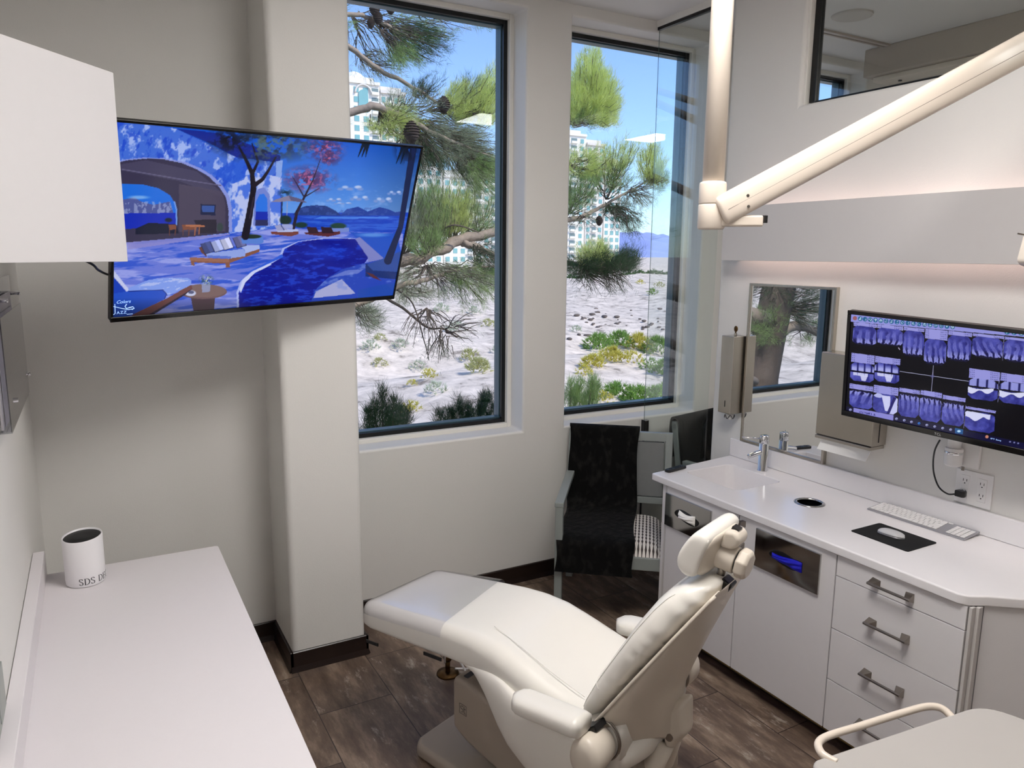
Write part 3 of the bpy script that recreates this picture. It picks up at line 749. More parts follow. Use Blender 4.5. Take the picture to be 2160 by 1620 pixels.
# ------------------------------------------------------------------ guest chairs with throws
def make_guest_chair(name,label,loc,rz,grp):
    e=thing(name,label,'chair',loc,(0,0,rz),group=grp)
    w=.29; d=.275; T=.021
    for sx in (-1,1):
        MB().box(sx*w-T,sx*w+T,-d-.02,-d+.022,0,.668).obj('leg',GREYM,e,local=True,bevel=.004)
        rl=MB(); rl.loft([[V((sx*w-T,d+yy-.02,z)),V((sx*w+T,d+yy-.02,z)),V((sx*w+T,d+yy+.02,z)),V((sx*w-T,d+yy+.02,z))] for z,yy in ((0,.05),(.40,.0),(.60,.02),(.94,.075))])
        rl.obj('leg',GREYM,e,local=True,bevel=.004)
        MB().loft([[V((sx*w-T-.003,y,z-.016)),V((sx*w+T+.003,y,z-.016)),V((sx*w+T+.003,y,z+.012)),V((sx*w-T-.003,y,z+.012))] for y,z in ((-d-.022,.672),(-.05,.682),(d+.02,.690))]).obj('armrest',GREYM,e,local=True,bevel=.004)
    MB().box(-w+T,w-T,-d-.012,-d+.012,.335,.405).obj('front_rail',GREYM,e,local=True,bevel=.003)
    MB().box(-w+T,w-T,d-.012,d+.012,.335,.405).obj('rear_rail',GREYM,e,local=True,bevel=.003)
    for sx in(-1,1): MB().box(sx*w-.012,sx*w+.012,-d+.022,d-.02,.335,.405).obj('side_rail',GREYM,e,local=True)
    # seat cushion with wave pattern
    S=[]
    for i in range(17):
        t=-1+2*i/16; x=t*(w-T-.004); h=.075*(1-abs(t)**8)**.5
        row=[]
        for j in range(17):
            q=-1+2*j/16; row.append(V((x,q*(d+.002),.406+h*(1-abs(q)**8)**.5*(1-.08*(t*t+q*q)))))
        S.append(row)
    mb=MB(); mb.loft(S,closed=False,cap=False); mb.box(-w+T+.006,w-T-.006,-d+.002,d-.012,.400,.407)
    mb.obj('seat',WAVE,e,local=True,smooth=True)
    # back: top rail, bottom rail, inset panel
    def by(z): return interp(z,[.60,.94],[d+.02,d+.075])
    MB().loft([[V((-w-T,by(z)-.019,z)),V((w+T,by(z)-.019,z)),V((w+T,by(z)+.019,z)),V((-w-T,by(z)+.019,z))] for z in (.895,.945)]).obj('top_rail',GREYM,e,local=True,bevel=.004)
    MB().loft([[V((-w+T,by(z)-.015,z)),V((w-T,by(z)-.015,z)),V((w-T,by(z)+.015,z)),V((-w+T,by(z)+.015,z))] for z in (.52,.56)]).obj('lower_rail',GREYM,e,local=True,bevel=.003)
    MB().loft([[V((-w+T+.006,by(z)-.012,z)),V((w-T-.006,by(z)-.012,z)),V((w-T-.006,by(z)+.012,z)),V((-w+T+.006,by(z)+.012,z))] for z in (.565,.73,.888)]).obj('back_panel',GREYP,e,local=True,bevel=.004)
    return e
def wave_material():
    m=bpy.data.materials.new('wave_fabric'); m.use_nodes=True; nt=m.node_tree; b=nt.nodes['Principled BSDF']; L=nt.links.new
    tc=nt.nodes.new('ShaderNodeTexCoord'); sp=nt.nodes.new('ShaderNodeSeparateXYZ'); L(tc.outputs['Object'],sp.inputs[0])
    def M(op,a,b_=None,v=None):
        n=nt.nodes.new('ShaderNodeMath'); n.operation=op
        for i,q in enumerate((a,b_)):
            if q is None: continue
            if isinstance(q,(int,float)): n.inputs[i].default_value=q
            else: L(q,n.inputs[i])
        return n.outputs[0]
    def stripes(sign):
        w=M('MULTIPLY',M('SINE',M('MULTIPLY',sp.outputs['Y'],2*PI/.085)),.0040*sign)
        x=M('MULTIPLY',M('ADD',sp.outputs['X'],w),2*PI/.020)
        return M('GREATER_THAN',M('SINE',x),.35)
    s=M('MAXIMUM',stripes(1),stripes(-1))
    mx=nt.nodes.new('ShaderNodeMix'); mx.data_type='RGBA'; mx.inputs[6].default_value=(*srgb((66,58,56)),1); mx.inputs[7].default_value=(*srgb((226,220,214)),1)
    L(s,mx.inputs[0]); L(mx.outputs[2],b.inputs['Base Color']); b.inputs['Roughness'].default_value=.9
    return m
WAVE=wave_material()
def fur_material():
    m=bpy.data.materials.new('black_plush'); m.use_nodes=True; nt=m.node_tree; b=nt.nodes['Principled BSDF']; L=nt.links.new
    tc=nt.nodes.new('ShaderNodeTexCoord'); n=nt.nodes.new('ShaderNodeTexNoise'); n.inputs['Scale'].default_value=26; n.inputs['Detail'].default_value=7
    mp=nt.nodes.new('ShaderNodeMapping'); mp.inputs['Scale'].default_value=(1,1,.55); L(tc.outputs['Object'],mp.inputs[0]); L(mp.outputs[0],n.inputs['Vector'])
    r=nt.nodes.new('ShaderNodeValToRGB'); e=r.color_ramp.elements; e[0].position=.50; e[0].color=(*srgb((2,2,2)),1); e[1].position=.80; e[1].color=(*srgb((34,32,30)),1)
    L(n.outputs['Fac'],r.inputs[0]); L(r.outputs[0],b.inputs['Base Color']); b.inputs['Roughness'].default_value=.9
    b.inputs['Specular IOR Level'].default_value=.2; b.inputs['Sheen Weight'].default_value=.06; b.inputs['Sheen Roughness'].default_value=.4
    bp=nt.nodes.new('ShaderNodeBump'); bp.inputs['Strength'].default_value=.7; bp.inputs['Distance'].default_value=.01; L(n.outputs['Fac'],bp.inputs['Height']); L(bp.outputs[0],b.inputs['Normal'])
    return m
FUR=fur_material()
def throw(name,label,M,x0,x1,path,th=.013,lean=0.0,seed=1):
    """a throw draped along a path of (y,z) in the chair's frame, thickened"""
    P=smoothpts([V((0,y,z)) for y,z in path],8); n=len(P); r=random.Random(seed)
    ph=[(r.uniform(8,26),r.uniform(3,9),r.uniform(0,6),r.uniform(.4,1)) for _ in range(6)]
    nx=26; top=[];
    for i,p in enumerate(P):
        t=(P[min(i+1,n-1)]-P[max(i-1,0)]).normalized(); nn=V((0,-t.z,t.y)) 
        row=[]; s=i/(n-1)
        for j in range(nx+1):
            u=j/nx; xx=x0+(x1-x0)*u+lean*s+.006*math.sin(s*23+u*2)
            k=sum(a4*math.sin(a1*u+a2*s*4+a3) for a1,a2,a3,a4 in ph)/6*.007*min(1,s*3+.2)
            row.append((V((xx,p.y,p.z)),nn,k))
        top.append(row)
    secs=[]
    for row in top:
        f=[q+nn*(th*.5+k+.003) for q,nn,k in row]; b=[q-nn*(th*.5) for q,nn,k in row][::-1]
        secs.append([M@v for v in f+b])
    return MB().loft(secs).obj(name,FUR,smooth=True)
CH=V((2.515,3.262,0)); RZ=math.radians(-39.7)
make_guest_chair('guest_chair','grey framed armchair with wave patterned seat below the second window',CH,RZ,'guest armchairs')
Mc=Matrix.Translation(CH)@Matrix.Rotation(RZ,4,'Z')
path=[(.385,.70),(.380,.80),(.378,.90),(.365,.962),(.335,.972),(.310,.95),(.302,.88),(.285,.78),(.262,.62),(.235,.525),(.16,.492),(.02,.490),(-.15,.490),(-.255,.486),(-.296,.462),(-.305,.40),(-.312,.345),(-.318,.305)]
o=throw('throw_blanket','black',Mc,-.302,.110,path,seed=4)
tag(o,'black plush throw draped over the back and seat of the grey armchair','blanket')
CH2=V((3.575,3.30,0)); RZ2=math.radians(12)
make_guest_chair('guest_chair','grey framed armchair beyond the glass partition',CH2,RZ2,'guest armchairs')
Mc2=Matrix.Translation(CH2)@Matrix.Rotation(RZ2,4,'Z')
o=throw('throw_blanket','x',Mc2,-.31,.27,path,seed=9)
tag(o,'black plush throw over the chair beyond the glass partition','blanket')
# ------------------------------------------------------------------ dental chair
CO=V((1.06,2.83,0)); CS=V((.38,-.925,0)); CN=V((-.925,-.38,0))
def C(s,w,z): return CO+CS*s+CN*w+V((0,0,z))
dc=thing('dental_chair','cream upholstered reclining dental chair in the middle of the room','dental chair',C(.75,0,0))
def sect(s,hw,zt,zb,r=.045,n=6,dip=0.0,flare=0.0):
    """rounded cross-section of a pad: near-left rounded top, going round; returns ring of points"""
    ring=[]
    def arc(cx,cz,a0,a1,rr):
        for i in range(n+1):
            a=math.radians(a0+(a1-a0)*i/n); ring.append((cx+rr*math.cos(a),cz+rr*math.sin(a)))
    rb=min(.02,r)
    arc(hw-r,zt-r,0,90,r)
    for i in range(1,8):
        w=(hw-r)*(1-2*i/8); ring.append((w,zt-dip*(1-(w/(hw-r))**2)))
    arc(-hw+r,zt-r,90,180,r)
    arc(-hw-flare+rb,zb+rb,180,270,rb)
    arc(hw+flare-rb,zb+rb,270,360,rb)
    return [C(s,w,z) for w,z in ring]
# seat and leg pad: s, half width, top, bottom
SP=[(-.030,.150,.560,.530,.014),(-.022,.190,.585,.515,.03),(-.002,.214,.603,.506,.042),(.05,.226,.614,.507,.045),(.20,.232,.632,.520,.045),(.36,.236,.652,.533,.045),(.50,.240,.668,.545,.046),
    (.60,.243,.674,.550,.05),(.70,.247,.668,.545,.055),(.80,.252,.645,.530,.06),(.90,.256,.615,.505,.06),(1.0,.256,.590,.48,.06),(1.10,.25,.575,.465,.05),(1.20,.235,.570,.46,.04)]
secs=[]
NS=44
for i in range(NS+1):
    s=-.030+ (1.23)*(i/NS)**1.15
    xs=[q[0] for q in SP]
    vals=[interp(s,xs,[q[k] for q in SP]) for k in (1,2,3,4)]
    secs.append(sect(s,vals[0],vals[1],vals[2],vals[3],dip=interp(s,[0,.5,.8,1.2],[.004,.006,.018,.02])))
MB().loft(secs).obj('seat_pad',VINYL,dc,smooth=True)
# side skirts sweeping down from the seat to the arm mounts
def skirt(sg):
    mb=MB(); S=[]
    data=[(.56,.566,.548,.236),(.62,.576,.535,.246),(.68,.580,.475,.258),(.74,.576,.40,.272),(.80,.560,.355,.288),(.88,.545,.32,.302),(.97,.53,.29,.310),(1.06,.515,.27,.312),(1.15,.505,.27,.300)]
    for k in range(33):
        s=.56+.59*k/32; zt,zb,w=[interp(s,[d[0] for d in data],[d[j] for d in data]) for j in (1,2,3)]
        th=.028; ring=[]
        for a in range(24):
            an=2*PI*a/24; cz=(zt+zb)/2; hh=(zt-zb)/2
            ring.append(C(s,sg*(w-th+th*math.copysign(abs(math.cos(an))**.7,math.cos(an))),cz+hh*math.copysign(abs(math.sin(an))**.8,math.sin(an))))
        S.append(ring)
    mb.loft(S); return mb.obj('side_skirt',VINYL,dc,smooth=True)
skirt(1); skirt(-1)
# stitched crease running from knee to the hip on the near side
cr=MB().tube(smoothpts([C(.62,.13,.6745),C(.75,.155,.658),(C(.90,.172,.622)),C(1.04,.182,.592)],6),.0016,6); cr.obj('seam_piping',VINYL,dc,smooth=True)
# armrests
def armrest(sg):
    mb=MB(); S=[]; s0,s1=.862,1.135
    for k in range(15):
        t=k/14; s=s0+(s1-s0)*t
        rr=math.sqrt(max(.0,1-(max(0,.18-t)/.18)**2)) if t<.18 else 1.0
        rr=max(rr,.12); e_=.92 if t>.97 else 1
        hw=.050*rr*e_; hh=.031*(.55+.45*rr)*e_; cw=sg*(.322+.012*t); cz=.598+.012*t-(.012*(1-t)); 
        S.append([C(s,cw+hw*math.copysign(abs(math.cos(a))**.6,math.cos(a)),cz+hh*math.copysign(abs(math.sin(a))**.7,math.sin(a))) for a in [2*PI*j/28 for j in range(28)]])
    o=mb.loft(S).obj('armrest',VINYL,dc,smooth=True)
    return o
armrest(1); armrest(-1)
# hinge caps
for sg in (1,-1):
    h=MB(); S=[]
    for w,rs,rz in ((.245,.048,.058),(.30,.052,.066),(.340,.053,.068),(.355,.046,.058),(.361,.028,.034)):
        S.append([C(1.160+rs*math.cos(a)-.012,sg*w,.512+rz*math.sin(a)-.25*rz*math.cos(a)*0) for a in [2*PI*j/32 for j in range(32)]])
    h.loft(S); hc=h.obj('hinge_cap',SHELL,dc,smooth=True)
    for w0 in (.232,.240): MB().tube([C(1.153+.0505*math.cos(a),sg*w0,.520+.0625*math.sin(a)) for a in [2*PI*j/40 for j in range(41)]],.0035,8,cap=False).obj('hinge_ring',NICKEL,hc,smooth=True)
    MB().add([C(1.10,sg*.30,.545),C(1.16,sg*.30,.58),C(1.16,sg*.24,.58),C(1.10,sg*.24,.545),C(1.10,sg*.30,.56),C(1.15,sg*.30,.60),C(1.15,sg*.24,.60),C(1.10,sg*.24,.56)],[(0,1,2,3),(4,7,6,5),(0,4,5,1),(1,5,6,2),(2,6,7,3),(3,7,4,0)]).obj('arm_bracket',BLACK,dc,bevel=.004)
# backrest: t along the back, n to the rear
BT=V((.555,.832)); BN=V((.832,-.555)); B0s,B0z=1.06,.50
def B(t,n,w): 
    s=B0s+BT.x*t+BN.x*n; z=B0z+BT.y*t+BN.y*n; return C(s,w,z)
fx=[-.03,.0,.05,.1,.2,.3,.42,.51,.56,.60,.625,.645]
ff=[-.030,-.046,-.062,-.073,-.087,-.096,-.106,-.108,-.102,-.085,-.064,-.030]
hwx=[-.03,.0,.1,.2,.3,.40,.48,.55,.61,.645]
hwv=[.17,.205,.235,.245,.243,.232,.212,.186,.150,.105]
wr=random.Random(5)
S=[]; NT=60; NA=40
for k in range(NT+1):
    t=-.03+.675*k/NT; f=interp(t,fx,ff); hw=interp(t,hwx,hwv); rear=.012 if t<.61 else .012-(t-.61)*.5
    ring=[]
    for j in range(NA):
        a=2*PI*j/NA; cx=math.copysign(abs(math.cos(a))**.62,math.cos(a)); sy=math.copysign(abs(math.sin(a))**.72,math.sin(a))
        mid=(f+rear)/2; hh=(rear-f)/2
        n=mid+hh*sy; w=hw*cx
        # gathered wrinkles near the rear edge of the cushion
        if n>-.055:
            k2=(n+.055)/.065
            w+=math.copysign(1,cx)*.0055*math.sin(t*118+2.0*math.sin(t*31))*k2*(1 if abs(cx)>.6 else 0)
        # slight hollow of the lumbar and head end
        if sy<-.5: n+= .008*(1-abs(cx)**2)
        ring.append(B(t,n,w))
    S.append(ring)
cu=MB().loft(S).obj('back_cushion',VINYL,dc,smooth=True)
# horizontal seam across the cushion
def cush_pt(t,a):
    f=interp(t,fx,ff); hw=interp(t,hwx,hwv); cx=math.copysign(abs(math.cos(a))**.62,math.cos(a)); sy=math.copysign(abs(math.sin(a))**.72,math.sin(a))
    return B(t,(f+.012)/2+((.012-f)/2+.0006)*sy,(hw+.0006)*cx)
MB().tube([cush_pt(.19+.012*math.sin(a_),-PI*(.02+.96*i/40)) for i in range(41) for a_ in (0,)],.0012,6).obj('cross_seam',VINYL,cu,smooth=True)
for sg in (1,-1):
    MB().tube([cush_pt(t,-PI*.5+sg*PI*.36) for t in np.linspace(.0,.58,40)],.0011,6).obj('long_seam',VINYL,cu,smooth=True)
# rear shell
sx_=[-.06,-.02,.02,.08,.16,.25,.34,.42,.50,.57,.63,.655]
shw=[.215,.232,.242,.248,.250,.246,.232,.212,.190,.160,.132,.105]
sbn=[.215,.205,.190,.168,.145,.122,.100,.078,.058,.040,.026,.012]   # rear bulge on the centre line
flat=[.5,.5,.5,.5,.5,.5,.5,.5,.5,.5,.5,.5]
S=[]
for k in range(61):
    t=-.06+.715*k/60; hw=interp(t,sx_,shw); bn=interp(t,sx_,sbn)
    ring=[]
    M_=36
    for j in range(M_+1):
        q=-1+2*j/M_; w=q*hw
        prof=max(0,(1-abs(q)**2.0))
        ridge=.25*math.exp(-(q/.20)**2)*min(1,max(0,(.5-t)/.5))
        n=.010+(bn-.010)*(prof**.62)*(.80+ridge)
        tt=t+.15*(1-q*q)**.8*max(0,1-k/26)
        ring.append(B(tt,n,w))
    for j in range(M_,-1,-1):
        q=-1+2*j/M_; ring.append(B(t+.15*(1-q*q)**.8*max(0,1-k/26),.010-.003+(.0 if abs(q)>.9 else .004),q*hw*.985))
    S.append(ring)
MB().loft(S).obj('back_shell',SHELL,dc,smooth=True)
# shell rim
for sg in (1,-1):
    MB().tube([B(t,.012,sg*(interp(t,sx_,shw)+.001)) for t in np.linspace(-.05,.645,50)],.0055,10).obj('shell_rim',SHELL,dc,smooth=True)
# lower back roll and mount
MB().loft([[C(s,.0+w*q,z) for s,z in ((sa,za),(sb,za+.02),(sb+.02,zb_),(sa+.01,zb_-.02))] for q,w,sa,sb,za,zb_ in ((1,.215,1.10,1.17,.375,.455),(1,.19,1.085,1.215,.36,.50),(1,0,1.08,1.26,.35,.54),(-1,.19,1.085,1.215,.36,.50),(-1,.215,1.10,1.17,.375,.455))]).obj('lumbar_roll',VINYL,dc,smooth=True,sub=2)
mk=MB()
mk.loft([[C(s,w,z) for s,z in pr] for w,pr in ((.040,((1.235,.54),(1.300,.585),(1.312,.51),(1.262,.425))),(.02,((1.225,.58),(1.322,.62),(1.326,.50),(1.262,.40))),(-.02,((1.225,.58),(1.322,.62),(1.326,.50),(1.262,.40))),(-.040,((1.235,.54),(1.300,.585),(1.312,.51),(1.262,.425))))])
bk=mk.obj('back_bracket',SHELL,dc,bevel=.010,angle=20)
MB().cyl(C(1.273,.0395,.475),C(1.273,.046,.475),.0125,n=20).obj('bracket_bolt',NICKEL,bk)
lk=MB()
lk.tube([C(1.255,.03,.44),C(1.21,.06,.31),C(1.14,.07,.20)],[.030,.035,.045],16).tube([C(1.255,-.03,.44),C(1.21,-.06,.31),C(1.14,-.07,.20)],[.030,.035,.045],16)
lk.obj('lift_link',SHELL,dc,smooth=True)
MB().loft([[C(s,w,z) for w,z in ((.16,zt),(-.16,zt),(-.17,zb_),(.17,zb_))] for s,zt,zb_ in ((.70,.46,.30),(.90,.48,.27),(1.10,.42,.24),(1.22,.36,.22))]).obj('seat_frame',SHELL2,dc,bevel=.02)
MB().cyl(C(1.24,.14,.335),C(1.24,.147,.335),.011,n=16).cyl(C(1.20,.171,.27),C(1.20,.176,.27),.009,n=16).obj('frame_bolt',NICKEL,dc)
# lift column / pump housing and floor plate
base=MB()
base.loft([[C(s,w,z) for w,z in ((hw,zt),(-hw,zt),(-hw,zb_),(hw,zb_))] for s,hw,zt,zb_ in ((.385,.105,.375,.165),(.46,.112,.385,.13),(.80,.125,.30,.04),(1.16,.13,.24,.02))])
base.obj('lift_housing',SHELL2,dc,bevel=.022,seg=4,angle=25)
MB().loft([[C(s,w,z) for w,z in ((.085,zt),(-.085,zt),(-.085,zt-.004),(.085,zt-.004))] for s,zt in ((.43,.3885),(.60,.352))]).obj('housing_pad',mat('dark_grey_plastic',(86,88,96),.35),dc)
MB().loft([[C(s,w,z) for w,z in ((.07,zt),(-.07,zt),(-.08,zb_),(.08,zb_))] for s,zt,zb_ in ((.56,.30,.2),(.70,.46,.25),(.90,.48,.25))]).obj('lift_arm',SHELL2,dc,bevel=.02)
MB().prism([(C(s,w,0).x,C(s,w,0).y) for s,w in ((.22,.13),(.25,.17),(1.30,.24),(1.34,.20),(1.34,-.20),(1.30,-.24),(.25,-.17),(.22,-.13))],.001,.06).obj('floor_plate',SHELL2,dc,bevel=.02,seg=4)
# engraved square badge on the housing side
bd=MB()
def onside(s,z): 
    hw=interp(s,[.385,.46,.80],[.105,.112,.125]); return C(s,hw+.0012,z)
def strip(pts,w=.0012):
    bd.tube(pts,w,6)
strip([onside(.430,.285),onside(.468,.285),onside(.468,.245),onside(.430,.245),onside(.430,.285)],.0009)
strip(smoothpts([onside(.450,.279),onside(.438,.276),onside(.437,.268),onside(.448,.264),onside(.449,.256),onside(.438,.252)],4))
strip(smoothpts([onside(.455,.279),onside(.456,.254),onside(.462,.252)],4)); strip([onside(.452,.270),onside(.463,.270)])
bd.obj('badge',mat('badge_grey',(110,104,98),.5),dc)
# headrest
def Hh(s,z,w): return C(s,w,z)
ho=[(1.404,1.186),(1.397,1.202),(1.378,1.212),(1.355,1.208),(1.335,1.184),(1.314,1.150),(1.299,1.115),(1.302,1.086),(1.318,1.066),(1.342,1.059),(1.362,1.064),(1.371,1.082),(1.378,1.115),(1.391,1.152)]
hc_=(1.350,1.135)
def headring(w,k):
    return [C(hc_[0]+(s-hc_[0])*k,w,hc_[1]+(z-hc_[1])*k) for s,z in ho]
S=[]
for w,k in ((-.126,.50),(-.125,.74),(-.120,.89),(-.110,.955),(-.085,.99),(0,1.0),(.085,.99),(.110,.955),(.120,.89),(.125,.74),(.126,.50)):
    S.append(headring(w,k))
hr=MB().loft(S).obj('headrest',VINYL,dc,smooth=True,sub=1)
rear=[(1.399,1.190),(1.394,1.168),(1.384,1.135),(1.3775,1.105),(1.372,1.080),(1.361,1.062)]
S=[]
for w in np.linspace(-.113,.113,17):
    q=abs(w)/.113; k=1-.30*max(0,(q-.55)/.45)**2
    zc=1.13; S.append([C(1.385+(s-1.385)*k+.012*(1-q*q),w,zc+(z-zc)*k) for s,z in rear]+[C(1.385+(s-1.385)*k-.006,w,zc+(z-zc)*k) for s,z in rear[::-1]])
MB().loft(S).obj('rear_cover',SHELL,hr,smooth=True)
MB().tube([C(s,.1135,z) for s,z in ((1.398,1.190),(1.385,1.150),(1.368,1.105),(1.352,1.075))],.0016,6).obj('piping',VINYL,hr,smooth=True)
# knob mechanism behind the headrest
ka=BN  # axis in (s,z)
def K(a,b,w): # a along rear axis, b up along back from the barrel centre
    s=1.395+.985*a+.17*b; z=1.112+(-.17)*a+.985*b; return C(s,w,z)
def kcyl(mb,a0,a1,r0,r1,n=28,b0=0,w0=0,sc=None):
    A=[K(a0,b0+r0*math.sin(2*PI*i/n),w0+r0*math.cos(2*PI*i/n)) for i in range(n)]
    Bb=[K(a1,b0+r1*math.sin(2*PI*i/n),w0+r1*math.cos(2*PI*i/n)) for i in range(n)]
    mb.loft([A,Bb]); return mb
kn=kcyl(MB(),-.012,.048,.043,.041).obj('knob_barrel',SHELL,hr,bevel=.004)
kcyl(MB(),.0485,.052,.034,.034).obj('gap_ring',BLACK,kn)
kb_=MB(); 
def oct_(a,r): return [K(a,r*math.sin(2*PI*(i+.5)/8),r*math.cos(2*PI*(i+.5)/8)) for i in range(8)]
kb_.loft([oct_(.0525,.043),oct_(.058,.048),oct_(.080,.046),oct_(.088,.037)]); kb_.obj('adjust_knob',SHELL,kn,bevel=.004,angle=20)
MB().loft([[K(a,b,w) for a,b in ((-.005,.035),(.035,.040),(.052,.060),(.050,.085),(.030,.098),(.0,.09))] for w in (-.038,.038)]).obj('tilt_yoke',SHELL,hr,bevel=.012,seg=4)
MB().loft([[K(a,b,w) for a,b in ((.012,.088),(.034,.092),(.036,.100),(.014,.103))] for w in (-.014,.014)]).obj('yoke_slot',BLACK,hr)
MB().tube(smoothpts([K(.004,-.030,.0),K(.010,-.048,.0),K(.008,-.066,.0),K(-.004,-.095,.0)],5),[.0125]*10+[.011]*6,16).obj('head_post',NICKEL,hr,smooth=True)
MB().loft([[B(t,n,w) for t,n in ((.61,-.014),(.650,-.014),(.652,.022),(.62,.024))] for w in (-.024,.024)]).obj('post_slot',BLACK,dc,bevel=.006)
# clear foot sleeve with black clips
S=[]
for k in range(12):
    s=-.036+(.455+.036)*k/11
    xs=[q[0] for q in SP]; hw,zt,zb_,r=[interp(s,xs,[q[j] for q in SP]) for j in (1,2,3,4)]
    q=sect(s,hw+.0035,zt+.0022,interp(s,[-.04,.10,.30,.46],[.462,.478,.515,.538])-.004*math.sin(k*1.9)**2,min(r,.045),dip=0.0)
    q=[p-CS*(.085*(.5-(p-CO).dot(CN)/.48)*max(0,s/.455)) for p in q]
    S.append(q[:23])
fs=MB().loft(S,closed=False,cap=False).obj('foot_sleeve',FILM,dc,smooth=True)
for s0,s1,w,zq in ((.045,.115,.237,-.022),(.375,.465,.243,.046)):
    MB().loft([[C(s,w+a,z-dz+zq) for a,z in ((.0,.497),(.004,.497),(.004,.484),(.0,.484))] for s,dz in ((s0,.004),(s1,-.014+.012))]).obj('sleeve_clip',BLACK,fs)
# floor junction and hoses under the chair toe
e=thing('floor_junction','brass floor drain with hoses under the dental chair','floor valve',(1.36,3.03,0))
MB().lathe([(.001,.0005),(.055,.001),(.052,.010),(.02,.016),(.001,.016)],(1.36,3.03,0),28).obj('flange',BRASS,e,smooth=True)
MB().cyl((1.36,3.03,.015),(1.36,3.03,.075),.012,n=14).sphere((1.36,3.03,.085),.022,14).obj('valve_body',BRASS,e,smooth=True)
MB().tube(smoothpts([(1.37,3.03,.08),(1.40,2.99,.12),(1.43,2.93,.09),(1.42,2.86,.03),(1.40,2.78,.02)],8),.006,8).obj('hose',mat('amber_hose',(150,104,40),.3),e,smooth=True)
MB().tube(smoothpts([(1.34,3.02,.07),(1.33,2.98,.13),(1.36,2.93,.14),(1.39,2.85,.06),(1.38,2.75,.03)],8),.005,8).obj('hose',WHITEP,e,smooth=True)
MB().tube(smoothpts([(1.39,3.01,.03),(1.46,2.94,.04),(1.47,2.86,.03),(1.44,2.76,.02)],8),.005,8).obj('hose',WHITEP,e,smooth=True)
